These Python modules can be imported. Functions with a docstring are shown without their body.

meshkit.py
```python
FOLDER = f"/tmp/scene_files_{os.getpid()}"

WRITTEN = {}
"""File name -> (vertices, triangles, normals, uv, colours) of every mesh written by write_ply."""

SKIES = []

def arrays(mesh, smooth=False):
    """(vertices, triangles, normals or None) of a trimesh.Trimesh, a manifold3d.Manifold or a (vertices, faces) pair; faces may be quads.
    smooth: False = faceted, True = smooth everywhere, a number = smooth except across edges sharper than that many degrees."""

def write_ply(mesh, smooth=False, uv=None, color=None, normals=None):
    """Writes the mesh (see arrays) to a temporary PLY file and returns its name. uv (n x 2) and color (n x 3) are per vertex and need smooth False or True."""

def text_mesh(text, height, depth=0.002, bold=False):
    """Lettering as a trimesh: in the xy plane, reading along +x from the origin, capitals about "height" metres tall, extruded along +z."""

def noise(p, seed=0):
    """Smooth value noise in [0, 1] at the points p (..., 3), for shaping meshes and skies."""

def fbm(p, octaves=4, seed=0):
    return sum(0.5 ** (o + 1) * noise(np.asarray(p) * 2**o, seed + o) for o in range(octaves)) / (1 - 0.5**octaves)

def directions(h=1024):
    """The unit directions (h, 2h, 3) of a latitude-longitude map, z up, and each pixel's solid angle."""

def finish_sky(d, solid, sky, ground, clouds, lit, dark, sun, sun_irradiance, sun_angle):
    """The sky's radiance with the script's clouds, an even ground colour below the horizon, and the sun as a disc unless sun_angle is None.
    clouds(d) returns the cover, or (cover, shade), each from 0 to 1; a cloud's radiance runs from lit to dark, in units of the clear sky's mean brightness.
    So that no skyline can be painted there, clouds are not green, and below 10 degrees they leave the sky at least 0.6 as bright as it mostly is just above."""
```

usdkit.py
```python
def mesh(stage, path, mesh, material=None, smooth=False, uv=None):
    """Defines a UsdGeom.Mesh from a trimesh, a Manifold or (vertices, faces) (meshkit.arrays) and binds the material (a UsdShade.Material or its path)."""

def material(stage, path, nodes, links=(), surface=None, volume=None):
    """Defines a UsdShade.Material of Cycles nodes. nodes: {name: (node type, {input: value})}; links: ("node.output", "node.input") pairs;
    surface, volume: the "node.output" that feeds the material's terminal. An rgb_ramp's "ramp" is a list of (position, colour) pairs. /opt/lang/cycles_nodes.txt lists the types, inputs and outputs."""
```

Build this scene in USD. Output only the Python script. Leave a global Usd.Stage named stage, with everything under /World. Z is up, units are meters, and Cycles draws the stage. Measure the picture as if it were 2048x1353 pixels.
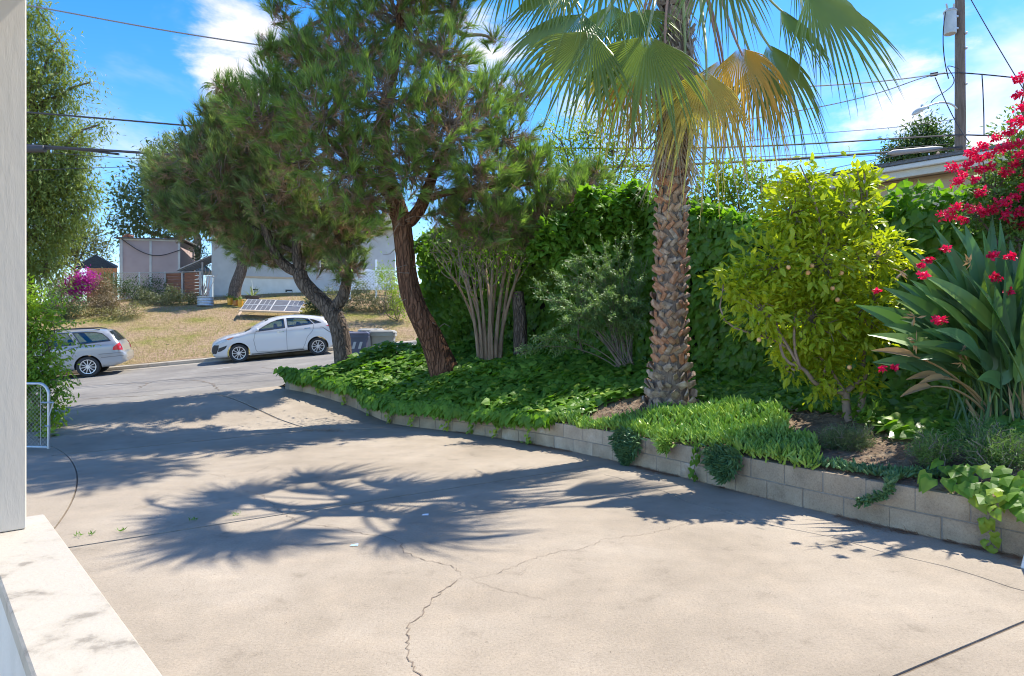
import math, numpy as np, trimesh, usdkit, meshkit
from pxr import Usd, UsdGeom, UsdLux, UsdShade, Gf, Sdf
from shapely.geometry import Polygon, LineString, Point, box as sbox
from shapely.ops import unary_union, split as shsplit
import shapely

stage = Usd.Stage.CreateInMemory()
UsdGeom.SetStageUpAxis(stage, "Z"); UsdGeom.SetStageMetersPerUnit(stage, 1.0)
UsdGeom.Xform.Define(stage, "/World"); UsdGeom.Scope.Define(stage, "/World/Looks")
stage.SetDefaultPrim(stage.GetPrimAtPath("/World"))

# ------------------------------------------------------------------ camera, sky, sun
EYE, FPX = 1.65, 1300.0
cam = UsdGeom.Camera.Define(stage, "/World/camera")
cam.CreateHorizontalApertureAttr(36.0); cam.CreateVerticalApertureAttr(36.0*676/1024)
cam.CreateFocalLengthAttr(36.0*FPX/2048); cam.CreateFStopAttr(0.0)
cam.CreateClippingRangeAttr(Gf.Vec2f(0.05, 2000))
cam.AddTranslateOp().Set(Gf.Vec3d(0, 0, EYE)); cam.AddRotateXOp().Set(90.0)
cam.CreateExposureAttr(2.05)
SUN = np.array([0.52, 0.37, 1.0]); SUN /= np.linalg.norm(SUN)
SUN_EL, SUN_ROT = math.asin(SUN[2]), math.atan2(SUN[0], SUN[1])
sun = UsdLux.DistantLight.Define(stage, "/World/sun")
sun.CreateIntensityAttr(0.55); sun.CreateAngleAttr(0.53); sun.CreateNormalizeAttr(True)
sun.CreateColorAttr(Gf.Vec3f(1.0, 0.94, 0.83))
_r = np.cross([0, 0, 1], SUN); _r /= np.linalg.norm(_r); _u = np.cross(SUN, _r)
_m = np.eye(4); _m[0, :3] = _r; _m[1, :3] = _u; _m[2, :3] = SUN
sun.AddTransformOp().Set(Gf.Matrix4d(*_m.ravel().tolist()))
dome = UsdLux.DomeLight.Define(stage, "/World/sky")

def skydir(u, v):
    d = np.array([(u-1024)/FPX, 1, (676.5-v)/FPX]); return d/np.linalg.norm(d)

def make_sky():
    n = {"tc": ("texture_coordinate", {}),
         "sky": ("sky_texture", dict(sky_type="single_scattering", sun_disc=False, sun_elevation=SUN_EL, sun_rotation=SUN_ROT, air_density=1.0, aerosol_density=0.25, ozone_density=2.2, altitude=100.0)),
         "map": ("mapping", dict(mapping_type="point", scale=(1.0, 1.0, 2.2), location=(3.1, 1.7, 0.4))),
         "no": ("noise_texture", dict(dimensions="3D", scale=6.5, detail=10.0, roughness=0.58, lacunarity=2.1, distortion=0.25)),
         "no2": ("noise_texture", dict(dimensions="3D", scale=2.6, detail=9.0, roughness=0.55, distortion=0.3)),
         "hsv": ("hsv", dict(hue=0.507, saturation=1.42, value=0.50, fac=1.0))}
    l = [("sky.color", "hsv.color"), ("tc.generated", "map.vector"), ("map.vector", "no.vector"), ("map.vector", "no2.vector")]
    blobs = [(480, 120, 0.10, .50), (560, 60, 0.09, .28), (960, 110, 0.10, .40), (1000, 30, 0.10, .30), (1800, 185, 0.085, .46), (1720, 225, .08, .34), (1830, 240, 0.07, .40), (1140, 190, 0.06, .34),
             (1960, 60, 0.16, .28), (1960, 270, 0.10, .42), (1480, 300, .10, .30), (250, 30, 0.12, .15), (300, 295, 0.06, .3), (90, 240, .10, .2), (-500, 100, .3, .3), (2700, 0, .35, .3), (700, -500, .4, .25), (2000, -700, .4, .2)]
    prev = None
    for i, (u, v, rad, amt) in enumerate(blobs):
        c = skydir(u, v)
        n[f"d{i}"] = ("vector_math", dict(math_type="distance", vector2=tuple(c)))
        n[f"m{i}"] = ("map_range", dict(range_type="smoothstep", from_min=0.0, from_max=rad*1.5, to_min=amt, to_max=0.0, clamp=True))
        l += [("tc.generated", f"d{i}.vector1"), (f"d{i}.value", f"m{i}.value")]
        if prev:
            n[f"a{i}"] = ("math", dict(math_type="maximum")); l += [(prev, f"a{i}.value1"), (f"m{i}.result", f"a{i}.value2")]; prev = f"a{i}.value"
        else: prev = f"m{i}.result"
    n["sum"] = ("math", dict(math_type="add")); l += [(prev, "sum.value1"), ("no.fac", "sum.value2")]
    n["cov"] = ("map_range", dict(range_type="smoothstep", from_min=0.76, from_max=1.06, to_min=0.0, to_max=0.92, clamp=True)); l += [("sum.value", "cov.value")]
    n["veil"] = ("map_range", dict(range_type="smoothstep", from_min=0.49, from_max=0.77, to_min=0.0, to_max=0.85, clamp=True)); l += [("no2.fac", "veil.value")]
    n["mx"] = ("math", dict(math_type="maximum")); l += [("cov.result", "mx.value1"), ("veil.result", "mx.value2")]
    n["mix"] = ("mix_color", dict(blend_type="mix", b=(2.3, 2.12, 1.94), use_clamp=False)); l += [("mx.value", "mix.fac"), ("hsv.color", "mix.a")]
    n["bg"] = ("background_shader", dict(strength=0.15)); l += [("mix.result", "bg.color")]
    return usdkit.material(stage, "/World/Looks/sky_look", n, l, surface="bg.background")
UsdShade.MaterialBindingAPI.Apply(dome.GetPrim()).Bind(make_sky())
dome.GetPrim().SetCustomDataByKey("kind", "structure"); dome.GetPrim().SetCustomDataByKey("label", "blue sky with scattered white clouds")

# ------------------------------------------------------------------ helpers
def P(u, v, Y):                      # the point at distance Y in front of the eye seen at photograph position (u, v)
    return np.array([(u-1024)/FPX*Y, Y, EYE+(676.5-v)/FPX*Y])
def unit(v): v = np.asarray(v, float); return v/np.maximum(np.linalg.norm(v, axis=-1, keepdims=True), 1e-12)
def sstep(t): t = np.clip(t, 0, 1); return t*t*(3-2*t)
def fbm(p, o=4, seed=0): return meshkit.fbm(np.asarray(p, float), o, seed)
def rng(s): return np.random.default_rng(s)

STUFF = {"twigs", "dead_twigs", "branchlets", "bare_canes", "root_shoots", "leaves", "bright_leaves", "top_leaves", "overhang_leaves", "hanging_fibres", "dead_stalks", "fingers", "draping_fingers", "old_leaf_bases", "dead_needles", "stems"}
_used = {}
def path_for(name, parent):
    base = (parent.GetPath().pathString if parent is not None else "/World") + "/" + name
    k = _used.get(base, 0); _used[base] = k+1
    return base if k == 0 else f"{base}_{k:03d}"
def tag(p, label=None, cat=None, group=None, kind=None):
    p = p.GetPrim() if hasattr(p, "GetPrim") else p
    for k, v in (("label", label), ("category", cat), ("group", group), ("kind", kind)):
        if v: p.SetCustomDataByKey(k, v)
    return p
def thing(name, label, cat, group=None, loc=None, kind=None):
    x = UsdGeom.Xform.Define(stage, path_for(name, None))
    return tag(x, label, cat, group, kind)
def obj(name, mesh, material, parent=None, smooth=False, label=None, cat=None, group=None, kind=None):
    kind = kind or ("stuff" if name in STUFF else None)
    m = usdkit.mesh(stage, path_for(name, parent), mesh, material, smooth=smooth)
    return tag(m, label, cat, group, kind)

class MB:                            # collects shapes that make one part
    def __init__(s): s.v, s.f, s.n = [], [], 0
    def add(s, vf):
        if hasattr(vf, "vertices"): v, f = np.array(vf.vertices), np.array(vf.faces)
        else: v, f = np.asarray(vf[0], float), np.asarray(vf[1], int)
        if f.shape[1] == 4: f = np.vstack([f[:, [0, 1, 2]], f[:, [0, 2, 3]]])
        s.v.append(v); s.f.append(f+s.n); s.n += len(v); return s
    def box(s, c, size, R=None):
        b = cham_box(size); v = b[0] if R is None else b[0] @ np.asarray(R).T
        return s.add((v+np.asarray(c), b[1]))
    def tube(s, p, r, sides=8, **k): return s.add(tube(p, r, sides, **k))
    def out(s): return np.vstack(s.v), np.vstack(s.f)

def cham_box(size, c=None):
    """A box with chamfered edges centred at the origin."""
    a = np.asarray(size, float)/2; c = min(min(a)*0.3, 0.012) if c is None else c
    pts = []
    for sx in (-1, 1):
        for sy in (-1, 1):
            for sz in (-1, 1):
                q = np.array([sx, sy, sz])*a
                for k in range(3):
                    w = q.copy(); w -= np.array([sx, sy, sz])*c; w[k] = q[k]; pts.append(w)
    h = trimesh.Trimesh(np.array(pts)).convex_hull
    return np.array(h.vertices), np.array(h.faces)
def hull(pts): h = trimesh.Trimesh(np.asarray(pts, float)).convex_hull; return np.array(h.vertices), np.array(h.faces)
def axes_rot(x, z):                  # columns x, y, z
    x = unit(x); z = unit(np.asarray(z)-np.dot(z, x)*x); return np.stack([x, np.cross(z, x), z], 1)
def tube(p, r, sides=8, cap=True, rough=0.0, seed=0, up=None):
    p = np.asarray(p, float); n = len(p); r = np.broadcast_to(np.asarray(r, float), (n,))
    t = unit(np.gradient(p, axis=0))
    a = np.cross(t[0], [0, 0, 1.0] if abs(t[0][2]) < .9 else [1.0, 0, 0]); a = unit(a)
    A = []
    for i in range(n):
        a = unit(a-np.dot(a, t[i])*t[i]); A.append(a)
    A = np.array(A); B = np.cross(t, A); ang = np.arange(sides)*2*np.pi/sides
    ring = np.cos(ang)[None, :, None]*A[:, None]+np.sin(ang)[None, :, None]*B[:, None]
    rr = np.repeat(r[:, None], sides, 1)
    if rough:
        q = p[:, None]+ring*r[:, None, None]
        rr = rr*(1+rough*(fbm(q*[9, 9, 3.0]/max(r.max()*4, .05)*.25, 3, seed)-.5)*2)
    v = (p[:, None]+ring*rr[..., None]).reshape(-1, 3)
    i, j = np.meshgrid(np.arange(n-1), np.arange(sides), indexing="ij")
    q = np.stack([i*sides+j, i*sides+(j+1) % sides, (i+1)*sides+(j+1) % sides, (i+1)*sides+j], -1).reshape(-1, 4)
    f = np.vstack([q[:, [0, 1, 2]], q[:, [0, 2, 3]]])
    if cap:
        v = np.vstack([v, p[0], p[-1]]); k = len(v)-2; jj = np.arange(sides)
        f = np.vstack([f, np.stack([np.full(sides, k), (jj+1) % sides, jj], 1), np.stack([np.full(sides, k+1), (n-1)*sides+jj, (n-1)*sides+(jj+1) % sides], 1)])
    return v, f
def spline(pts, n=20):
    from scipy.interpolate import CubicSpline
    pts = np.asarray(pts, float); d = np.r_[0, np.cumsum(np.linalg.norm(np.diff(pts, axis=0), axis=1)+1e-5)]
    if len(pts) < 3: return pts[0]+(pts[1]-pts[0])*np.linspace(0, 1, n)[:, None]
    return CubicSpline(d, pts)(np.linspace(0, d[-1], n))
def revolve(prof, sides=24, axis=2):
    m = trimesh.creation.revolve(np.asarray(prof, float), sections=sides)
    v = np.array(m.vertices)
    if axis == 1: v = v[:, [0, 2, 1]]; f = np.array(m.faces)[:, ::-1]
    elif axis == 0: v = v[:, [2, 0, 1]]; f = np.array(m.faces)
    else: f = np.array(m.faces)
    return v, f
def grid_poly(poly, cell):
    """Triangulates a polygon with inner points on a grid: (points 2-D, faces)."""
    x0, y0, x1, y1 = poly.bounds; pts, fs, key = [], [], {}
    def vid(p):
        k = (round(p[0], 5), round(p[1], 5))
        if k not in key: key[k] = len(pts); pts.append(k)
        return key[k]
    pp = shapely.prepared.prep(poly)
    gx = np.arange(math.floor(x0/cell), math.ceil(x1/cell)+1); gy = np.arange(math.floor(y0/cell), math.ceil(y1/cell)+1)
    for i in gx[:-1]:
        for j in gy[:-1]:
            b = sbox(i*cell, j*cell, (i+1)*cell, (j+1)*cell)
            if pp.contains(b):
                a = [vid(c) for c in ((i*cell, j*cell), ((i+1)*cell, j*cell), ((i+1)*cell, (j+1)*cell), (i*cell, (j+1)*cell))]
                fs += [[a[0], a[1], a[2]], [a[0], a[2], a[3]]]
            elif pp.intersects(b):
                g = poly.intersection(b)
                for q in getattr(g, "geoms", [g]):
                    if q.geom_type != "Polygon" or q.area < 1e-9: continue
                    vv, ff = trimesh.creation.triangulate_polygon(shapely.geometry.polygon.orient(q), engine="earcut")
                    ids = [vid(c) for c in vv]
                    fs += [[ids[t[0]], ids[t[1]], ids[t[2]]] for t in ff if len({ids[t[0]], ids[t[1]], ids[t[2]]}) == 3]
    pts, fs = np.array(pts), np.array(fs)
    a = pts[fs[:, 1]]-pts[fs[:, 0]]; b = pts[fs[:, 2]]-pts[fs[:, 0]]
    neg = a[:, 0]*b[:, 1]-a[:, 1]*b[:, 0] < 0; fs[neg] = fs[neg][:, ::-1]
    return pts, fs
def border(faces):
    e = np.vstack([faces[:, [0, 1]], faces[:, [1, 2]], faces[:, [2, 0]]])
    n = e.max()+1; k = e[:, 0]*n+e[:, 1]; rk = e[:, 1]*n+e[:, 0]
    return e[~np.isin(k, rk)]
def plate(poly, cell, zf, thick):
    """A sheet of the polygon at height zf(x, y) with sides going down by thick."""
    p, f = grid_poly(poly, cell); top = np.c_[p, zf(p[:, 0], p[:, 1])]; bot = top-[0, 0, thick]; n = len(p)
    e = border(f)
    return np.vstack([top, bot]), np.vstack([f, np.c_[e[:, 0], e[:, 0]+n, e[:, 1]+n], np.c_[e[:, 0], e[:, 1]+n, e[:, 1]]])

# leaf templates: (points with x along the leaf, z its normal; faces)
IVY = (np.array([[.28, 0, .05], [0, 0, 0], [-.16, .30, -.05], [.10, .50, -.08], [.45, .34, -.03], [1, 0, -.12], [.45, -.34, -.03], [.10, -.50, -.08], [-.16, -.30, -.05]]), np.array([[0, i, i+1] for i in range(1, 8)]+[[0, 8, 1]]))
LEAF4 = (np.array([[0, 0, 0], [.45, .23, .07], [1, 0, -.06], [.45, -.23, .07], [.5, 0, 0]]), np.array([[0, 4, 1], [1, 4, 2], [0, 3, 4], [3, 2, 4]]))
LEAF6 = (np.array([[0, 0, 0], [.3, .2, .06], [.7, .18, .05], [1, 0, -.1], [.7, -.18, .05], [.3, -.2, .06], [.3, 0, 0], [.7, 0, -.02]]), np.array([[0, 6, 1], [1, 6, 7], [1, 7, 2], [2, 7, 3], [0, 5, 6], [5, 7, 6], [5, 4, 7], [4, 3, 7]]))
LEAF2 = (np.array([[0, 0, 0], [.5, .25, .06], [1, 0, 0], [.5, -.25, .06]]), np.array([[0, 2, 1], [0, 3, 2]]))
NEEDLE = (np.array([[0, -.5, 0], [0, .5, 0], [1, 0, 0]]), np.array([[0, 1, 2]]))
_a = np.arange(4)*np.pi/2
FINGER = (np.vstack([np.c_[np.zeros(3), np.cos([0, 2.1, 4.2]), np.sin([0, 2.1, 4.2])], np.c_[np.full(3, .6), 1.15*np.cos([0, 2.1, 4.2]), 1.15*np.sin([0, 2.1, 4.2])], [[1, 0, 0]]]), np.array([[0, 1, 4], [0, 4, 3], [1, 2, 5], [1, 5, 4], [2, 0, 3], [2, 3, 5], [3, 4, 6], [4, 5, 6], [5, 3, 6]]))
def scatter(tpl, c, d, nrm, length, width=None):
    c = np.asarray(c, float); n = len(c); d = unit(np.broadcast_to(d, (n, 3)))
    nrm = np.broadcast_to(nrm, (n, 3)); nrm = nrm-(nrm*d).sum(1, keepdims=True)*d; bad = np.linalg.norm(nrm, axis=1) < 1e-4
    nrm = np.where(bad[:, None], np.cross(d, [0.31, .7, .2]), nrm); nrm = unit(nrm); side = np.cross(nrm, d)
    L = np.broadcast_to(length, (n,))[:, None, None]; W = L if width is None else np.broadcast_to(width, (n,))[:, None, None]
    t, f = tpl
    v = c[:, None]+L*t[None, :, 0:1]*d[:, None]+W*(t[None, :, 1:2]*side[:, None]+t[None, :, 2:3]*nrm[:, None])
    return v.reshape(-1, 3), (f[None]+np.arange(n)[:, None, None]*len(t)).reshape(-1, 3)
def rdir(r, n): return unit(r.normal(size=(n, 3)))
def in_blobs(r, blobs, n, shell=0.55):
    """n points in ellipsoids (centre, radii), most of them near the surface; also the outward direction."""
    c = np.array([b[0] for b in blobs], float); R = np.array([np.broadcast_to(b[1], 3) for b in blobs], float)
    w = (R.prod(1))**(2/3); k = r.choice(len(blobs), n, p=w/w.sum())
    d = rdir(r, n); rad = shell+(1-shell)*r.random(n)**0.7
    return c[k]+d*R[k]*rad[:, None], unit(d/R[k]), k

# ------------------------------------------------------------------ materials
def M(name, nodes, links, surface, **k): return usdkit.material(stage, "/World/Looks/"+name, nodes, links, surface=surface, **k)
def solid(name, cols, scale=4.0, rough=0.6, bump=0.0, bscale=None, metallic=0.0, detail=6.0, stretch=(1, 1, 1), spec=0.4, coat=0.0, lo=.3, hi=.7, obj_space=False, extra=None):
    cols = [cols] if np.ndim(cols) == 1 else cols
    n = {"g": ("geometry", {}), "tc": ("texture_coordinate", {}), "m": ("mapping", dict(scale=tuple(stretch))), "no": ("noise_texture", dict(scale=scale, detail=detail, roughness=.6)),
         "p": ("principled_bsdf", dict(roughness=rough, metallic=metallic, specular_ior_level=spec, coat_weight=coat))}
    l = [("tc.object" if obj_space else "g.position", "m.vector"), ("m.vector", "no.vector")]
    if len(cols) == 1: n["p"][1]["base_color"] = cols[0]
    else:
        n["r"] = ("rgb_ramp", dict(ramp=list(zip(np.linspace(lo, hi, len(cols)), cols)))); l += [("no.fac", "r.fac"), ("r.color", "p.base_color")]
    if bump:
        n["bn"] = ("noise_texture", dict(scale=bscale or scale*4, detail=5.0, roughness=.65)); n["b"] = ("bump", dict(strength=1.0, distance=bump))
        l += [("m.vector", "bn.vector"), ("bn.fac", "b.height"), ("b.normal", "p.normal")]
    return M(name, n, l, "p.BSDF")
def leafy(name, cols, rough=.42, trans=.35, tint=(1.25, 1.3, .55), clump=1.2, spec=.4, cw=.45):
    """Leaves: every leaf its own tone, tones drifting from clump to clump; light passes through."""
    n = {"g": ("geometry", {}), "no": ("noise_texture", dict(scale=clump, detail=3.0)), "mr": ("mix_float", dict(fac=cw)), "sc": ("map_range", dict(from_min=.3, from_max=.7, clamp=True)),
         "r": ("rgb_ramp", dict(ramp=list(zip(np.linspace(0.05, .95, len(cols)), cols)))),
         "p": ("principled_bsdf", dict(roughness=rough, specular_ior_level=spec)), "t": ("translucent_bsdf", {}),
         "tm": ("mix_color", dict(blend_type="multiply", fac=1.0, b=tint, use_clamp=False)), "mx": ("mix_closure", dict(fac=trans))}
    l = [("g.position", "no.vector"), ("no.fac", "sc.value"), ("g.random_per_island", "mr.a"), ("sc.result", "mr.b"), ("mr.result", "r.fac"), ("r.color", "p.base_color"), ("r.color", "tm.a"), ("tm.result", "t.color"),
         ("p.BSDF", "mx.closure1"), ("t.BSDF", "mx.closure2")]
    return M(name, n, l, "mx.closure")
def bark(name, cols, scale=14.0, stretch=(1, 1, .22), bump=.03):
    n = {"g": ("geometry", {}), "m": ("mapping", dict(scale=stretch)), "dn": ("noise_texture", dict(scale=5.0, detail=4.0)), "ad": ("vector_math", dict(math_type="multiply_add", vector2=(.12, .12, .12))),
         "v": ("voronoi_texture", dict(feature="distance_to_edge", scale=scale)), "no": ("noise_texture", dict(scale=scale*1.3, detail=8.0, roughness=.7)),
         "r": ("rgb_ramp", dict(ramp=list(zip(np.linspace(.25, .75, len(cols)), cols)))), "vr": ("map_range", dict(from_min=0.0, from_max=.16, to_min=.5, to_max=1.0, clamp=True)),
         "mu": ("mix_color", dict(blend_type="multiply", fac=1.0)), "cc": ("combine_color", {}), "h": ("math", dict(math_type="multiply_add", value2=.5)), "b": ("bump", dict(strength=1.0, distance=bump)), "p": ("principled_bsdf", dict(roughness=.9, specular_ior_level=.15))}
    l = [("g.position", "dn.vector"), ("dn.color", "ad.vector1"), ("g.position", "ad.vector3"), ("ad.vector", "m.vector"), ("m.vector", "v.vector"), ("m.vector", "no.vector"), ("no.fac", "r.fac"), ("v.distance", "vr.value"),
         ("vr.result", "cc.r"), ("vr.result", "cc.g"), ("vr.result", "cc.b"), ("r.color", "mu.a"), ("cc.color", "mu.b"), ("mu.result", "p.base_color"),
         ("no.fac", "h.value1"), ("vr.result", "h.value3"), ("h.value", "b.height"), ("b.normal", "p.normal")]
    return M(name, n, l, "p.BSDF")
def pane(name, tint=(.8, .9, .85), base=.05):
    n = {"f": ("fresnel", dict(IOR=1.5)), "ad": ("math", dict(math_type="add", value2=base)), "t": ("transparent_bsdf", dict(color=tint)), "gl": ("glossy_bsdf", dict(color=(1, 1, 1), roughness=.02)), "mx": ("mix_closure", {})}
    return M(name, n, [("f.fac", "ad.value1"), ("ad.value", "mx.fac"), ("t.BSDF", "mx.closure1"), ("gl.BSDF", "mx.closure2")], "mx.closure")
# ------------------------------------------------------------------ lie of the land
RO, RT, RN = np.array([-9.0, 13.5]), np.array([.927, .375]), np.array([-.375, .927])
RW = 10.0                                                     # road width up to the far kerb
def sd(x, y): return (x-RO[0])*RT[0]+(y-RO[1])*RT[1], (x-RO[0])*RN[0]+(y-RO[1])*RN[1]
def xy(s, d): return RO[0]+np.asarray(s)*RT[0]+np.asarray(d)*RN[0], RO[1]+np.asarray(s)*RT[1]+np.asarray(d)*RN[1]
def zroad_sd(s, d): return .207+.086*22*np.tanh(np.asarray(s)/22)*1.02+0.0405*np.clip(d, -3, RW)
def zroad(x, y): return zroad_sd(*sd(x, y))
def zdrive(x, y):
    s, d = sd(np.asarray(x, float), np.asarray(y, float)); return zroad_sd(s, 0)*(1-sstep(-d/3.5))
def zhill(x, y):
    x = np.asarray(x, float); y = np.asarray(y, float)
    s, d = sd(x, y); e = d-RW-.42
    z = zroad_sd(s, RW)+.135+.30*np.clip(e, 0, 6.4)+.2*np.clip(e-6, 0, 6)+.05*np.clip(e-12, 0, 60)
    return z+.10*(fbm(np.stack([x*.5, y*.5, x*0], -1), 3, 3)-.5)*np.clip(e, 0, 1)
WALL = spline([(6.2, 1.6), (4.9, 3.45), (3.815, 4.93), (2.975, 6.11), (2.16, 7.47), (1.29, 8.86), (.40, 10.02), (-.21, 10.7), (-1.0, 11.45), (-1.96, 12.2), (-2.95, 13.2), (-3.9, 13.85), (-5.1, 14.5)], 120)
WARC = np.r_[0, np.cumsum(np.linalg.norm(np.diff(WALL, axis=0), axis=1))]
def wall_at(t):
    t = np.asarray(t, float); p = np.stack([np.interp(t, WARC, WALL[:, k]) for k in (0, 1)], -1)
    q = np.stack([np.interp(t+.05, WARC, WALL[:, k])-np.interp(t-.05, WARC, WALL[:, k]) for k in (0, 1)], -1); return p, unit(q)
def wall_off(x, y):
    """(distance behind the wall's face, arc length) of points."""
    x, y = np.broadcast_arrays(np.asarray(x, float), np.asarray(y, float)); sh = x.shape; p = np.stack([x.ravel(), y.ravel()], 1)
    best = np.full(len(p), 1e9); off = np.zeros(len(p)); arc = np.zeros(len(p))
    for i in range(0, len(WALL)-1, 3):
        j = min(i+3, len(WALL)-1); a, b = WALL[i], WALL[j]; ab = b-a; L2 = ab@ab
        t = np.clip((p-a)@ab/L2, 0, 1); q = a+t[:, None]*ab; dd = np.linalg.norm(p-q, axis=1); m = dd < best
        sg = np.sign((p[:, 0]-a[0])*ab[1]-(p[:, 1]-a[1])*ab[0])
        best = np.where(m, dd, best); off = np.where(m, dd*sg, off); arc = np.where(m, WARC[i]+t*(WARC[j]-WARC[i]), arc)
    return off.reshape(sh), arc.reshape(sh)
WT = .41
def zbed(x, y):
    x = np.asarray(x, float); y = np.asarray(y, float)
    o, a = wall_off(x, y); p, _ = wall_at(a)
    zb = zdrive(p[..., 0], p[..., 1])
    z = zb+WT-.05+.30*np.clip(o, 0, 1.2)+.10*np.clip(o-1.2, 0, 4)+.06*np.clip(y-9, 0, 8)*np.clip(o/1.3, 0, 1)+.10*(fbm(np.stack([x*1.6, y*1.6, x*0], -1), 3, 8)-.5)*np.clip(o*2, 0, 1)
    s, d = sd(x, y); w = sstep((-d-.1)/1.3)
    return zroad_sd(s, 0)*(1-w)+z*w
def hit(u, v, zf):
    """The point of the surface zf(x, y) seen at photograph position (u, v)."""
    lo, hi = .5, 80.0
    ys = np.geomspace(.6, 70, 600); q = P(u, v, ys[:, None])if False else np.stack([(u-1024)/FPX*ys, ys, EYE+(676.5-v)/FPX*ys], 1)
    below = q[:, 2]-zf(q[:, 0], q[:, 1]) < 0; i = int(np.argmax(below)) if below.any() else len(ys)-1
    a, b = ys[max(i-1, 0)], ys[i]
    for _ in range(24):
        m = (a+b)/2; X = (u-1024)/FPX*m
        if EYE+(676.5-v)/FPX*m-float(zf(np.array(X), np.array(m))) < 0: b = m
        else: a = m
    return np.array([(u-1024)/FPX*b, b, float(zf(np.array((u-1024)/FPX*b), np.array(b)))])
def hits(px, zf): return np.array([hit(u, v, zf) for u, v in px])

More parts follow.
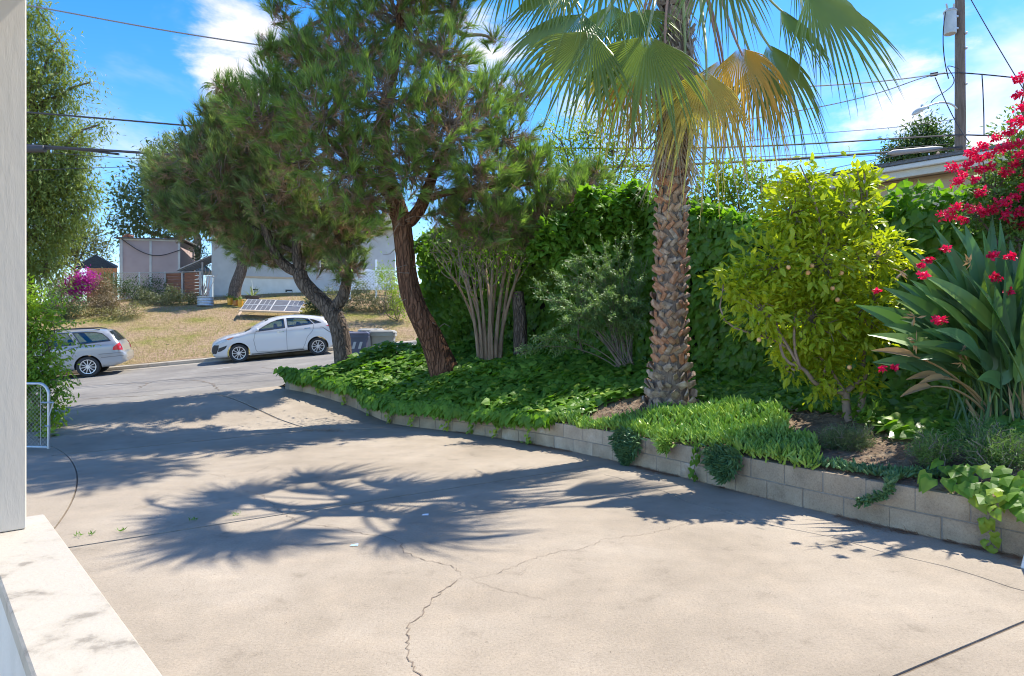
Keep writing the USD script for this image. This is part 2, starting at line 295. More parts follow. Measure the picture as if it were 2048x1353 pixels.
# materials of the setting
def concrete_mat(name, base, dark, light, bs=.55, white=.0, stains=()):
    n = {"g": ("geometry", {}), "big": ("noise_texture", dict(scale=bs, detail=5.0, roughness=.6, distortion=.3)), "mid": ("noise_texture", dict(scale=3.2, detail=8.0, roughness=.7)), "fine": ("noise_texture", dict(scale=60.0, detail=6.0, roughness=.85)),
         "spk": ("voronoi_texture", dict(feature="f1", scale=38.0)), "sp": ("map_range", dict(from_min=.03, from_max=.16, to_min=.55, to_max=1.0, clamp=True)), "wn": ("noise_texture", dict(scale=6.0, detail=2.0)),
         "r1": ("rgb_ramp", dict(ramp=[(.3, dark), (.5, base), (.66, light)]+([(.74, (white, white*.97, white*.92))] if white else []))), "r2": ("rgb_ramp", dict(ramp=[(.26, (.66, .65, .63)), (.42, (.97, .97, .97)), (.5, (1, 1, 1)), (.72, (1.14, 1.12, 1.10))])), "r3": ("rgb_ramp", dict(ramp=[(.30, (.70, .68, .66)), (.5, (1, 1, 1)), (.72, (1.22, 1.22, 1.22))])),
         "m1": ("mix_color", dict(blend_type="multiply", fac=1.0, use_clamp=False)), "m2": ("mix_color", dict(blend_type="multiply", fac=1.0, use_clamp=False)), "m3": ("mix_color", dict(blend_type="multiply", fac=1.0, use_clamp=False)), "cc": ("combine_color", {}),
         "ad": ("math", dict(math_type="multiply_add", value2=.5)), "b": ("bump", dict(strength=.7, distance=.006)), "p": ("principled_bsdf", dict(roughness=.88, specular_ior_level=.25))}
    l = [("g.position", x+".vector") for x in ("big", "mid", "fine", "spk", "wn")]+[("big.fac", "r1.fac"), ("mid.fac", "r2.fac"), ("fine.fac", "r3.fac"), ("r1.color", "m1.a"), ("r2.color", "m1.b"), ("m1.result", "m2.a"), ("r3.color", "m2.b"),
         ("spk.distance", "sp.value"), ("sp.result", "cc.r"), ("sp.result", "cc.g"), ("sp.result", "cc.b"), ("m2.result", "m3.a"), ("cc.color", "m3.b"), ("m3.result", "p.base_color"), ("mid.fac", "ad.value1"), ("fine.fac", "ad.value3"), ("ad.value", "b.height"), ("b.normal", "p.normal")]
    src = "m3.result"
    for i, (x, y, rad, col, amt) in enumerate(stains):              # old spills and grime with uneven edges
        n[f"sv{i}"] = ("vector_math", dict(math_type="distance", vector2=(x, y, 0))); n[f"sn{i}"] = ("math", dict(math_type="multiply_add", value2=-rad*1.7)); n[f"sm{i}"] = ("map_range", dict(range_type="smoothstep", from_min=-rad*.6, from_max=rad*.35, to_min=amt, to_max=0.0, clamp=True)); n[f"sx{i}"] = ("mix_color", dict(blend_type="multiply", b=col, use_clamp=False))
        l += [("g.position", f"sv{i}.vector1"), ("mid.fac", f"sn{i}.value1"), (f"sv{i}.value", f"sn{i}.value3"), (f"sn{i}.value", f"sm{i}.value"), (f"sm{i}.result", f"sx{i}.fac"), (src, f"sx{i}.a")]; src = f"sx{i}.result"
    if stains: l = [x for x in l if x != ("m3.result", "p.base_color")]+[(src, "p.base_color")]
    return M(name, n, l, "p.BSDF")
STAINS = [(1.25, 6.35, .75, (1.05, .74, .45), .55), (-.05, 4.0, 1.1, (.74, .70, .66), .55), (.85, 3.35, .8, (.78, .75, .72), .5), (-1.1, 3.2, .7, (1.12, 1.1, 1.07), .7), (1.9, 4.6, .8, (.80, .76, .70), .45), (-.7, 2.7, .6, (.76, .73, .70), .5), (2.2, 3.9, .4, (.68, .64, .60), .5), (-.35, 5.1, .35, (.70, .68, .66), .5), (.5, 2.75, .55, (1.12, 1.1, 1.08), .6), (-2.2, 4.2, .5, (.7, .67, .63), .5)]
m_conc = concrete_mat("driveway_concrete", (.338, .277, .206), (.292, .239, .175), (.362, .300, .228), stains=STAINS)
m_conc2 = concrete_mat("old_concrete", (.305, .256, .198), (.25, .208, .158), (.35, .298, .236))
m_asph = concrete_mat("asphalt", (.195, .18, .16), (.162, .15, .135), (.235, .22, .195))
m_kerb = concrete_mat("kerb_concrete", (.32, .28, .22), (.245, .205, .155), (.37, .34, .29))
m_block = concrete_mat("block_face", (.335, .255, .175), (.225, .165, .112), (.41, .325, .235), bs=1.7, white=.46)
m_block2 = concrete_mat("block_face_pale", (.38, .30, .215), (.26, .20, .145), (.46, .385, .30), bs=1.9, white=.5)
m_joint = solid("joint_dirt", [(.09, .07, .05), (.20, .155, .11)], scale=8, rough=.95)
m_crack = solid("crack_dirt", [(.13, .10, .075), (.24, .19, .145)], scale=9, rough=.95)
m_soil = solid("garden_soil", [(.10, .065, .04), (.19, .13, .085), (.30, .23, .15)], scale=9, rough=.95, bump=.03, bscale=30)
m_earth = solid("dry_earth", [(.16, .12, .07), (.28, .22, .14)], scale=2, rough=.95)
m_straw = M("dry_hill_grass", {"g": ("geometry", {}), "a": ("noise_texture", dict(scale=.45, detail=4.0, roughness=.6)), "c": ("noise_texture", dict(scale=7.0, detail=7.0, roughness=.75)), "f": ("noise_texture", dict(scale=30.0, detail=3.0)),
     "r1": ("rgb_ramp", dict(ramp=[(.34, (.22, .22, .065)), (.44, (.32, .25, .135)), (.58, (.36, .265, .185)), (.70, (.28, .25, .09))])), "r2": ("rgb_ramp", dict(ramp=[(.3, (.55, .5, .45)), (.7, (1.25, 1.22, 1.15))])),
     "m1": ("mix_color", dict(blend_type="multiply", fac=1.0, use_clamp=False)), "ad": ("math", dict(math_type="add")), "b": ("bump", dict(strength=1.0, distance=.05)), "p": ("principled_bsdf", dict(roughness=.95, specular_ior_level=.1))},
     [("g.position", "a.vector"), ("g.position", "c.vector"), ("g.position", "f.vector"), ("a.fac", "r1.fac"), ("c.fac", "r2.fac"), ("r1.color", "m1.a"), ("r2.color", "m1.b"), ("m1.result", "p.base_color"), ("c.fac", "ad.value1"), ("f.fac", "ad.value2"), ("ad.value", "b.height"), ("b.normal", "p.normal")], "p.BSDF")

# the ground below everything, out to the horizon
def zground(x, y):
    s, d = sd(x, y); o, a = wall_off(x, y)
    lot = np.where(o > 1.6, zbed(x, y)-.3, zdrive(x, y)-.13)
    return np.where(d > RW, zhill(x, y)-.12, np.where(d > -.05, zroad_sd(s, d)-.12, lot))
def sheet(xs, ys, zf):
    X, Y = np.meshgrid(xs, ys); v = np.stack([X, Y, zf(X, Y)], -1).reshape(-1, 3); i, j = np.meshgrid(np.arange(len(xs)-1), np.arange(len(ys)-1)); a = (j*len(xs)+i).ravel()
    return v, np.stack([a, a+1, a+1+len(xs), a+len(xs)], 1)
_xs = np.unique(np.r_[np.linspace(-700, -60, 14), np.arange(-60, 50, 1.0), np.linspace(50, 700, 14)])
_ys = np.unique(np.r_[np.linspace(-400, -20, 8), np.arange(-20, 80, 1.0), np.linspace(80, 1000, 16)])
obj("ground", sheet(_xs, _ys, zground), m_earth, smooth=True, kind="structure", label="bare earth under the lots and the street")

# street
def strip(s0, s1, d0, d1, z_add=0.0, ns=160, nd=6, zf=zroad_sd):
    S, D = np.meshgrid(np.linspace(s0, s1, ns), np.linspace(d0, d1, nd)); X, Y = xy(S, D); v = np.stack([X, Y, zf(S, D)+z_add], -1).reshape(-1, 3)
    i, j = np.meshgrid(np.arange(ns-1), np.arange(nd-1)); a = (j*ns+i).ravel(); return v, np.stack([a, a+1, a+1+ns, a+ns], 1)
obj("street", strip(-70, 70, -.02, RW-.42), m_asph, smooth=True, kind="structure", label="grey asphalt street climbing to the right past the parked cars")
obj("gutter", strip(-70, 70, RW-.42, RW+.02, .004, nd=2), m_kerb, smooth=True, kind="structure", label="pale concrete gutter along the far kerb")
kb = thing("kerb", "long pale concrete kerb between the street and the dry hillside", "kerb")
r = rng(5)
for k in range(-10, 14):                                   # kerb stones cast between joints
    s0, s1 = k*2.4+.008, (k+1)*2.4-.008; mb = MB(); ss = np.linspace(s0, s1, 5)
    prof = [(RW-.005, -.1), (RW+.0, .05), (RW+.02, .118), (RW+.045, .13), (RW+.30, .145), (RW+.55, .15), (RW+.56, -.1)]
    v = []
    for s in ss:
        for d, z in prof: X, Y = xy(s, d); v.append((X, Y, zroad_sd(s, RW)+z))
    n = len(prof); f = []
    for i in range(4):
        for j in range(n-1): f.append([i*n+j, (i+1)*n+j, (i+1)*n+j+1, i*n+j+1])
    v = np.array(v); q = np.array(f); tri = np.vstack([q[:, [0, 2, 1]], q[:, [0, 3, 2]], [[0, j, j+1] for j in range(1, n-1)], [[4*n, 4*n+j+1, 4*n+j] for j in range(1, n-1)]])
    obj("kerb_stone", (v, tri), m_kerb, kb)
hx = strip(-60, 60, RW+.50, RW+60, 0, ns=240, nd=160, zf=lambda s, d: zhill(*xy(s, d)))
obj("hillside", hx, m_straw, smooth=True, kind="structure", label="dry grassy slope rising behind the parked cars")

# driveway slabs
drive = Polygon([tuple(p) for p in WALL]+[tuple(np.array(xy(s, -.02))) for s in (4.6, 3.6, 2, 0, -1.2)]+[(-8.95, 12.6), (-8.0, 11.2), (-10.5, 10.6), (-10.5, 3), (-4, 1.0), (-1, .2), (6.0, .2)]).buffer(0)
def line(p, q, e0=0, e1=0):
    p, q = np.array(p, float), np.array(q, float); d = unit(q-p); return LineString([p-d*e0, q+d*e1])
off75 = [tuple(wall_at(t)[0]-np.array([wall_at(t)[1][1], -wall_at(t)[1][0]])*(.74+.05*math.sin(t*2.3)+.03*math.sin(t*7))) for t in np.linspace(0, 8.0, 40)]
walk_curve = [tuple(p) for p in spline([(-7.2, 10.05), (-6.85, 9.75), (-6.1, 8.95), (-5.36, 8.0), (-4.67, 6.95), (-3.95, 5.6), (-3.4, 4.2), (-3.0, 2.5), (-2.8, .9)], 40)]
J1 = line((1.87, 3.17), (2.98, 3.78), 6, .62); J2 = line((-3.64, 5.01), (1.12, 8.42), .38, .0); J3 = line((-6.45, 9.14), (-3.5, 11.72)); J4 = LineString([(-3.5, 11.72), (-4.6, 12.6), (-6.6, 14.3)])
J5 = LineString(off75); J6 = LineString(walk_curve); J7 = LineString([(-3.5, 11.72), (-2.2, 11.9), (-1.9, 12.4)]); J8 = LineString([(-7.2, 10.05), (-8.6, 11.3)])
cut = unary_union([J1.buffer(.011), J2.buffer(.014), J3.buffer(.022), J4.buffer(.025), J5.buffer(.006), J6.buffer(.008), J7.buffer(.01), J8.buffer(.01), J2.buffer(.004)])
pieces = [g for g in drive.difference(cut).geoms if g.area > .05]
dw = thing("driveway", "broad weathered concrete driveway slab running from the porch to the street", "driveway", kind="structure")
for g in pieces:
    cen = g.representative_point(); old = (cen.y > 12.2 and cen.x > -6.3) or g.intersects(Point(3.2, 5.2)) or cen.x < -6
    obj("slab", plate(g, .5, zdrive, .10), m_conc2 if old else m_conc, dw)
pj, fj = grid_poly(drive.buffer(-.01), .5)
obj("joint_bed", (np.c_[pj, zdrive(pj[:, 0], pj[:, 1])-.012], fj), m_joint, dw)
def ribbon(pts, w, zf, dz, r, jag=.011, n_per=16):
    """A crack: a thin uneven ribbon along ground points."""
    pts = np.asarray(pts, float)[:, :2]; L = np.r_[0, np.cumsum(np.linalg.norm(np.diff(pts, axis=0), axis=1))]; n = max(int(L[-1]*n_per*2), 6)
    t = np.linspace(0, L[-1], n); c = np.stack([np.interp(t, L, pts[:, k]) for k in (0, 1)], 1); c[1:-1] += r.normal(size=(n-2, 2))*jag
    d = unit(np.gradient(c, axis=0)); s = np.stack([-d[:, 1], d[:, 0]], 1); ww = w*(.35+.9*r.random(n))*np.clip(np.minimum(t, L[-1]-t)/.15, .15, 1)
    a, b = c+s*ww[:, None]/2, c-s*ww[:, None]/2; q = np.vstack([a, b]); v = np.c_[q, zf(q[:, 0], q[:, 1])+dz]
    i = np.arange(n-1); return v, np.stack([i+n, i+n+1, i+1, i], 1)
CR = [[(928, 1153), (902, 1131), (855, 1122), (811, 1106), (797, 1086), (764, 1071), (735, 1070), (669, 1055), (598, 1047), (557, 1021), (540, 1006), (522, 991), (481, 980)],
      [(928, 1153), (899, 1173), (873, 1193), (851, 1217), (837, 1239), (813, 1257), (815, 1275), (813, 1305), (822, 1330), (842, 1352), (850, 1390)],
      [(930, 1153), (953, 1157), (997, 1148), (1059, 1120), (1125, 1102), (1168, 1097), (1208, 1079), (1296, 1069), (1340, 1058), (1385, 1043)],
      [(930, 1155), (966, 1170), (997, 1179), (1041, 1190), (1103, 1204)], [(731, 1303), (813, 1310)], [(311, 953), (416, 948), (463, 955), (510, 946), (545, 930)], [(997, 1148), (1040, 1146), (1065, 1130)]]
for k, c in enumerate(CR):
    obj("crack", ribbon(hits(c, zdrive), (.006, .009, .004, .003, .003, .004, .0025)[k], zdrive, .004, r), m_crack, dw)
st = thing("street_cracks", "tar-dark cracks and seams wandering across the grey street", "cracks", kind="stuff")
for c in ([(275, 778), (300, 765), (345, 759), (400, 762), (425, 769), (438, 782)], [(150, 772), (240, 768), (300, 766)], [(520, 735), (562, 741), (582, 752)], [(360, 752), (420, 744), (505, 740)], [(160, 800), (230, 795), (330, 790)]):
    obj("crack", ribbon(hits(c, zroad), .035, zroad, .006, r, jag=.03, n_per=4), m_crack, st)
q = hits([(426, 739), (462, 735)], zroad)
obj("painted_mark", ribbon(q, .10, zroad, .005, r, jag=0, n_per=3), solid("white_road_paint", [(.6, .6, .58), (.75, .75, .72)], scale=10, rough=.7), None, label="short white painted dash on the street below the white hatchback", cat="road marking")

# bed behind the wall
bed = Polygon([tuple(p+np.array([t[1], -t[0]])*.06) for p, t in (wall_at(a) for a in np.linspace(0, WARC[-1], 60))]+[tuple(np.array(xy(s, -.06))) for s in np.linspace(3.9, 26, 24)]+[(24, 23), (24, 1.6)]).buffer(0)
pb, fb = grid_poly(bed, .3)
obj("garden_bed", (np.c_[pb, zbed(pb[:, 0], pb[:, 1])], fb), m_soil, smooth=True, kind="structure", label="raised bed of brown soil behind the block wall")

# block wall: two courses of concrete blocks, every block a piece
bw = thing("block_wall", "low two-course retaining wall of tan concrete blocks along the driveway", "wall")
r = rng(11); BL, BH, BT = .4064, .2032, .19
for course in (0, 1):
    t0 = .12+(course % 2)*BL/2; k = 0
    while t0+k*BL+BL < WARC[-1]:
        a, b = t0+k*BL, t0+(k+1)*BL; (pa, ta), (pb_, tb) = wall_at(a+.004), wall_at(b-.004); c2 = (pa+pb_)/2; tt = unit(pb_-pa); nb = np.array([tt[1], -tt[0]])
        z = zdrive(c2[0], c2[1])-.012+course*BH+.094; sl = (zdrive(*pb_)-zdrive(*pa))/BL
        R = axes_rot([tt[0], tt[1], sl], [0, 0, 1]); v, f = cham_box((BL-.009+r.normal()*.0012, BT, BH-.010+r.normal()*.001), .004)
        v = v @ R.T+np.array([c2[0]+nb[0]*(BT/2+r.normal()*.0025), c2[1]+nb[1]*(BT/2+.0), z]); v[:, 2] += 0
        obj("block", (v, f), m_block if r.random() < .72 else m_block2, bw); k += 1
mb = MB(); tt = np.linspace(0, WARC[-1]-.05, 90); pp, dd = wall_at(tt); nb = np.stack([dd[:, 1], -dd[:, 0]], 1); zb = zdrive(pp[:, 0], pp[:, 1]); vv = []
for q0, z0 in ((.006, -.05), (.006, .375), (BT-.02, .375), (BT-.02, -.05)): vv.append(np.c_[pp+nb*q0, zb+z0])
v = np.stack(vv, 1).reshape(-1, 3); i, j = np.meshgrid(np.arange(89), np.arange(3), indexing="ij"); a = (i*4+j).ravel()
obj("mortar", (v, np.stack([a, a+1, a+5, a+4], 1)), solid("mortar_grey", [(.17, .15, .125), (.27, .24, .20)], scale=20, rough=.95), bw)
# ------------------------------------------------------------------ shared plain materials
m_white = solid("white_paint", [(.52, .50, .465), (.62, .595, .56), (.66, .64, .60)], scale=3.0, rough=.55, bump=.002, bscale=60, lo=.25, hi=.7)
m_whitetop = solid("weathered_white_paint", [(.24, .215, .18), (.37, .335, .285), (.40, .365, .315), (.41, .375, .325)], scale=8.0, rough=.5, bump=.003, bscale=50, lo=.35, hi=.52, stretch=(1, 1, 1))
m_postw = solid("painted_post_white", [(.50, .45, .375), (.58, .525, .445), (.61, .555, .475)], scale=2.0, rough=.55, bump=.0012, bscale=45, stretch=(1, 1, .2), lo=.25, hi=.7)
m_galv = solid("galvanised_steel", [(.42, .43, .44), (.58, .59, .60)], scale=12, rough=.42, metallic=.75)
m_rustgalv = solid("weathered_wire", [(.40, .34, .26), (.55, .50, .42)], scale=20, rough=.6, metallic=.3)
m_black = solid("black_rubber", (.022, .022, .023), rough=.75)
m_dark = solid("dark_trim", (.03, .03, .032), rough=.5)
m_wire = solid("cable_black", (.045, .045, .05), rough=.6)
m_wood = solid("raw_lumber", [(.44, .31, .20), (.55, .41, .28)], scale=3, rough=.8, stretch=(1, 1, 6))
m_redwood = solid("red_brown_fence_wood", [(.17, .062, .035), (.25, .10, .058), (.31, .135, .08)], scale=5, rough=.85, stretch=(.4, .4, 5))
m_greywood = solid("grey_weathered_wood", [(.33, .29, .27), (.47, .43, .40)], scale=6, rough=.9, stretch=(4, 4, .5))
m_stucco = solid("cool_white_stucco", [(.36, .35, .335), (.43, .42, .40)], scale=2.2, rough=.9, bump=.01, bscale=25)
m_stuccow = solid("cream_stucco", [(.55, .51, .44), (.64, .60, .53)], scale=2.2, rough=.9, bump=.008, bscale=25)
m_pink = solid("mauve_shed_panel", [(.44, .33, .315), (.52, .40, .385)], scale=1.2, rough=.8)
m_roof = solid("grey_shingle", [(.09, .09, .095), (.17, .17, .175)], scale=16, rough=.9, bump=.01)
m_glass = pane("window_glass")
m_carglass = pane("car_glass", tint=(.50, .64, .58), base=.10)

# ------------------------------------------------------------------ porch: post and railing cap (beside the camera)
AX1, AX2 = np.array([-.677, .736, 0]), np.array([.736, .677, 0])      # along the railing, across it
capz = EYE-.60
t = thing("porch_railing", "solid white painted porch railing with broad weathered cap in the near corner", "railing")
e_in = np.array([-.856, 1.16, 0])+AX2*.086                               # centre line of the cap
L0, L1 = 1.6, 1.30
def along(a, w, z): return e_in+AX1*a+AX2*w+np.array([0, 0, z])
R = np.stack([AX1, -AX2, [0, 0, 1]], 1)
v, f = cham_box((2.88, .172, .042), .005); obj("cap_board", (v @ R.T+along(-.16, 0, capz-.021), f), m_whitetop, t)
v, f = cham_box((2.80, .10, .98), .004); obj("railing_wall", (v @ R.T+along(-.18, .0, capz-.042-.492), f), m_white, t)
p0 = along(1.165, -.054, 0)
t = thing("porch_post", "tall square white painted porch post rising from the railing end", "post")
v, f = cham_box((.13, .145, 2.10), .004); obj("shaft", (v @ R.T+np.array([p0[0], p0[1], capz+1.05+.002]), f), m_postw, t)
t = thing("porch_roof", "porch roof edge with fascia board just above the picture", "roof")
rc = p0-AX2*1.2-AX1*1.6
v, f = cham_box((4.2, 3.1, .10), .01); obj("roof_deck", (v @ R.T+np.array([rc[0], rc[1], 3.20]), f), m_white, t)
v, f = cham_box((3.9, .09, .16), .005); obj("beam", (v @ R.T+np.array([p0[0], p0[1], 3.066])-AX1*1.5, f), m_white, t)

# ------------------------------------------------------------------ chain-link gate
g0 = np.array([-6.70, 9.40, 0.0]); gd = unit(np.array([-.99, .12, 0])); GW, GH = 1.05, .99
t = thing("chain_link_gate", "small open chain-link gate with rounded galvanised frame by the hedge", "gate")
cr = .16
pts = [g0+[0, 0, .05], g0+[0, 0, GH-cr]]+[g0+gd*(cr-cr*math.cos(a))+np.array([0, 0, GH-cr+cr*math.sin(a)]) for a in np.linspace(.2, 1.57, 6)]+[g0+gd*GW*.5+[0, 0, GH], g0+gd*(GW-cr)+[0, 0, GH]]+[g0+gd*(GW-cr+cr*math.sin(a))+np.array([0, 0, GH-cr+cr*math.cos(a)]) for a in np.linspace(.2, 1.57, 6)]+[g0+gd*GW+[0, 0, .05]]
mb = MB().tube(pts, .021, 10); mb.tube([g0+[0, 0, .07], g0+gd*GW+[0, 0, .07]], .018, 8); obj("frame", mb.out(), m_galv, t, smooth=40)
mb = MB(); stp = .062
for k in range(-16, 18):
    for sg in (1, -1):
        pl = []
        for h in np.linspace(.08, GH-.03, 30):
            x = k*stp+sg*(h-.08)
            if .03 < x < GW-.03: pl.append(g0+gd*x+np.array([gd[1], -gd[0], 0])*(.003*sg)+np.array([0, 0, h]))
        if len(pl) > 1: mb.tube([pl[0], pl[len(pl)//2], pl[-1]] if len(pl) > 2 else pl, .0018, 4, cap=False)
obj("chain_link", mb.out(), m_rustgalv, t)
mb = MB().tube([g0+gd*.13+[0, 0, .1], g0+gd*.13+[0, 0, GH-.06]], .004, 5); obj("tension_bar", mb.out(), m_galv, t)
mb = MB().tube([g0+[-.08, -.03, .72], g0+[.1, -.03, .72]], .012, 6).tube([g0+[.09, -.03, .72], g0+[.02, -.03, .50]], .008, 6).tube([g0+[-.03, -.03, .38], g0+[.04, -.03, .38]], .012, 6); obj("latch", mb.out(), m_galv, t)

# ------------------------------------------------------------------ cars
def make_car(name, label, sil, arches, wins, paint, width, place, details, roof_ww, tumble=(.95, .55, .30), taper=(.5, .14, .4, .10), windscreen=None, rearglass=None, rim="v"):
    t = thing(name, label, "car"); (s, d, rot) = place
    x0, y0 = (float(a) for a in xy(s, d)); tv = np.array([RT[0]*math.cos(rot)-RT[1]*math.sin(rot), RT[0]*math.sin(rot)+RT[1]*math.cos(rot)])
    ex = unit(np.array([*tv, (zroad(*(np.array([x0, y0])+tv))-zroad(x0, y0))])); ny = np.array([-tv[1], tv[0]])
    ey = unit(np.array([*ny, 0.0405])); ez = np.cross(ex, ey); ey = np.cross(ez, ex)          # ex towards the tail, -ey faces the viewer's side of the street
    org = np.array([x0, y0, float(zroad(x0, y0))]); B = np.stack([ex, ey, ez], 1); xc = arches[0][0]
    W = lambda v: (np.asarray(v, float)-[xc, 0, 0]) @ B.T+org
    outer = Polygon(sil); Lc = outer.bounds[2]; hull_poly = outer
    body_poly = outer
    for ax, az, ar in arches: body_poly = body_poly.difference(Point(ax, az).buffer(ar, 24))
    bnd = outer.exterior
    def half(x, z):
        x = np.asarray(x, float); z = np.asarray(z, float)
        w = width/2*np.ones_like(x); w = w-taper[1]*np.clip((taper[0]-x)/taper[0], 0, 1)**2-taper[3]*np.clip((x-(Lc-taper[2]))/taper[2], 0, 1)**2
        w = w-tumble[2]*np.clip((z-tumble[0])/tumble[1], 0, 1)**1.15-.05*np.clip((.42-z)/.25, 0, 1)-.012*np.clip((.62-z)/.1, 0, 1)+.008*np.exp(-((z-.72)/.06)**2)
        dd = shapely.distance(bnd, shapely.points(x, z)); rr = .085; q = np.clip(dd/rr, 0, 1); return w-rr*(1-np.sqrt(1-(1-q)**2))*.9
    holes = unary_union([Polygon(w).buffer(.001) for w in wins.values()])
    shell = body_poly.difference(holes); pts, f = grid_poly(shell, .075); h = half(pts[:, 0], pts[:, 1]); n = len(pts)
    L = np.c_[pts[:, 0], -h, pts[:, 1]]; Rr = np.c_[pts[:, 0], h, pts[:, 1]]
    v = [L, Rr]; ff = [f, f[:, ::-1]+n]; e = border(f); mid = (pts[e[:, 0]]+pts[e[:, 1]])/2
    keep = shapely.distance(holes, shapely.points(mid)) > .004; e = e[keep]                     # bridge left and right everywhere but at the windows
    ncr = 5; base = 2*n; ids = {}
    uv = np.unique(e); cols = []; k0 = base
    for i in uv:
        x, z = pts[i]; hh = h[i]; top = z > tumble[0]-.1 or z > .6
        row = [i]
        for m in range(1, ncr):
            yy = -hh+2*hh*m/ncr; cr = .035*(1-(yy/max(hh, .01))**2) if top else 0
            cols.append((x-(cr*1.5 if (x < 1.0 and z < .95) else 0), yy, z+cr)); row.append(k0); k0 += 1
        row.append(i+n); ids[i] = row
    v.append(np.array(cols)); q = []
    for a, b in e:
        for m in range(ncr): q.append([ids[b][m], ids[a][m], ids[a][m+1], ids[b][m+1]])
    q = np.array(q); ff.append(np.vstack([q[:, [0, 1, 2]], q[:, [0, 2, 3]]]))
    obj("body", (W(np.vstack(v)), np.vstack(ff)), paint, t, smooth=38)
    for wn, w in wins.items():
        for sg in (-1, 1):
            pp, fw = grid_poly(Polygon(w), .12); hw = half(pp[:, 0], pp[:, 1])-.004; o = np.c_[pp[:, 0], sg*hw, pp[:, 1]]
            obj("side_window", (W(o), fw if sg < 0 else fw[:, ::-1]), m_carglass, t, smooth=True)
            ring = Polygon(w).buffer(.008).difference(Polygon(w).buffer(-.016)); pr, fr = grid_poly(ring, .2); hr = half(pr[:, 0], pr[:, 1])+.004
            obj("window_trim", (W(np.c_[pr[:, 0], sg*hr, pr[:, 1]]), fr if sg < 0 else fr[:, ::-1]), m_dark, t)
    for nm, seg in (("windscreen", windscreen), ("rear_window", rearglass)):
        if seg:
            (xa, za), (xb, zb) = seg; nn = 7; o = []
            for k in np.linspace(.04, .96, 6):
                x, z = xa+(xb-xa)*k, za+(zb-za)*k; yw = float(half(np.array([x]), np.array([z]))[0])*1.0-.03; nx, nz = unit(np.array([-(zb-za), xb-xa])); nx, nz = (nx, nz) if nz > 0 else (-nx, -nz)
                for m in np.linspace(-1, 1, nn): o.append((x+nx*.02+nx*.035*(1-m*m), yw*m, z+nz*.014+nz*.036*(1-m*m)))
            i, j = np.meshgrid(np.arange(5), np.arange(nn-1), indexing="ij"); a = (i*nn+j).ravel(); obj(nm, (W(o), np.stack([a, a+1, a+1+nn, a+nn], 1)), solid("dark_car_glass", (.02, .025, .025), rough=.06, spec=.9) if "dark_car_glass" not in _mk else _mk["dark_car_glass"], t, smooth=True)
    for dn, poly, mat, lift in details:
        for sg in (-1, 1):
            pp, fw = grid_poly(Polygon(poly), .06); hw = half(pp[:, 0], pp[:, 1])+lift
            obj(dn, (W(np.c_[pp[:, 0], sg*hw, pp[:, 1]]), fw if sg < 0 else fw[:, ::-1]), mat, t, smooth=True)
    # mirrors, cabin
    for sg in (-1, 1):
        mx, mz = windscreen[0][0]+.42, windscreen[0][1]+.07; hw = float(half(np.array([mx]), np.array([mz-.05]))[0])
        s_ = trimesh.creation.icosphere(2); q = np.array(s_.vertices)*[.065, .10, .062]; q[:, 0] = np.where(q[:, 0] > .035, .035, q[:, 0]); obj("wing_mirror", (W(q+[mx, sg*(hw+.11), mz]), np.array(s_.faces)), paint, t, smooth=True)
    mb = MB()
    for x in (windscreen[0][0]+.95, windscreen[0][0]+1.75):
        for y in (-.38, .38):
            v1, f1 = cham_box((.16, .46, .62), .05); a = -.25; Ry = np.array([[math.cos(a), 0, -math.sin(a)], [0, 1, 0], [math.sin(a), 0, math.cos(a)]]); mb.add((v1 @ Ry.T+[x, y, .72], f1)); v1, f1 = cham_box((.10, .26, .2), .04); mb.add((v1+[x+.10, y, 1.12], f1))
    v1, f1 = cham_box((2.3, 1.3, .06)); mb.add((v1+[windscreen[0][0]+1.4, 0, .34], f1)); obj("seats", (W(mb.out()[0]), mb.out()[1]), m_seat, t)
    # wheels
    for (ax, az, ar) in arches:
        rw = ar-.045
        for sg in (-1, 1):
            yc = sg*(width/2-.115); wv = thing_part(t, "wheel")
            prof = [(rw*.66, -.10), (rw*.70, -.104), (rw*.93, -.10), (rw*.985, -.075), (rw, -.05), (rw, .05), (rw*.985, .075), (rw*.93, .10), (rw*.70, .104), (rw*.66, .10), (rw*.66, -.10)]
            tv_, tf = revolve(prof, 36, 1); obj("tyre", (W(tv_+[ax, yc, rw]), tf), m_black, wv, smooth=40)
            dv, df = revolve([(0, -.035), (rw*.66, -.035), (rw*.66, .03), (0, .03), (0, -.035)], 30, 1); obj("brake_drum", (W(dv+[ax, yc, rw]), df), m_dark, wv)
            mb = MB(); ro = rw*.69; yo = sg*.088
            rv, rf = revolve([(ro*.90, -.012), (ro, -.016), (ro, .016), (ro*.9, .012), (ro*.90, -.012)], 36, 1); mb.add((rv+[ax, yc+yo, rw], rf))
            hv, hf = revolve([(0, -.014), (ro*.24, -.014), (ro*.22, .014), (0, .018), (0, -.014)], 18, 1); mb.add((hv+[ax, yc+yo, rw], hf))
            ns = 5 if rim == "v" else 11
            for k in range(ns):
                for off in ((-.20, .20) if rim == "v" else (0,)):
                    a = 2*math.pi*k/ns+off+math.pi/2; a2 = 2*math.pi*k/ns+off*1.35+math.pi/2
                    p1 = np.array([math.cos(a)*ro*.14, 0, math.sin(a)*ro*.14]); p2 = np.array([math.cos(a2)*ro*.94, 0, math.sin(a2)*ro*.94]); dx = unit(p2-p1)
                    v1, f1 = cham_box((np.linalg.norm(p2-p1), .02, ro*(.10 if rim == "v" else .11)), .004); mb.add((v1 @ np.stack([dx, [0, 1, 0], np.cross(dx, [0, 1, 0])], 1).T+(p1+p2)/2+[ax, yc+yo, rw], f1))
            o = mb.out(); obj("rim", (W(o[0]), o[1]), m_rim, wv, smooth=30)
    return t, W, half
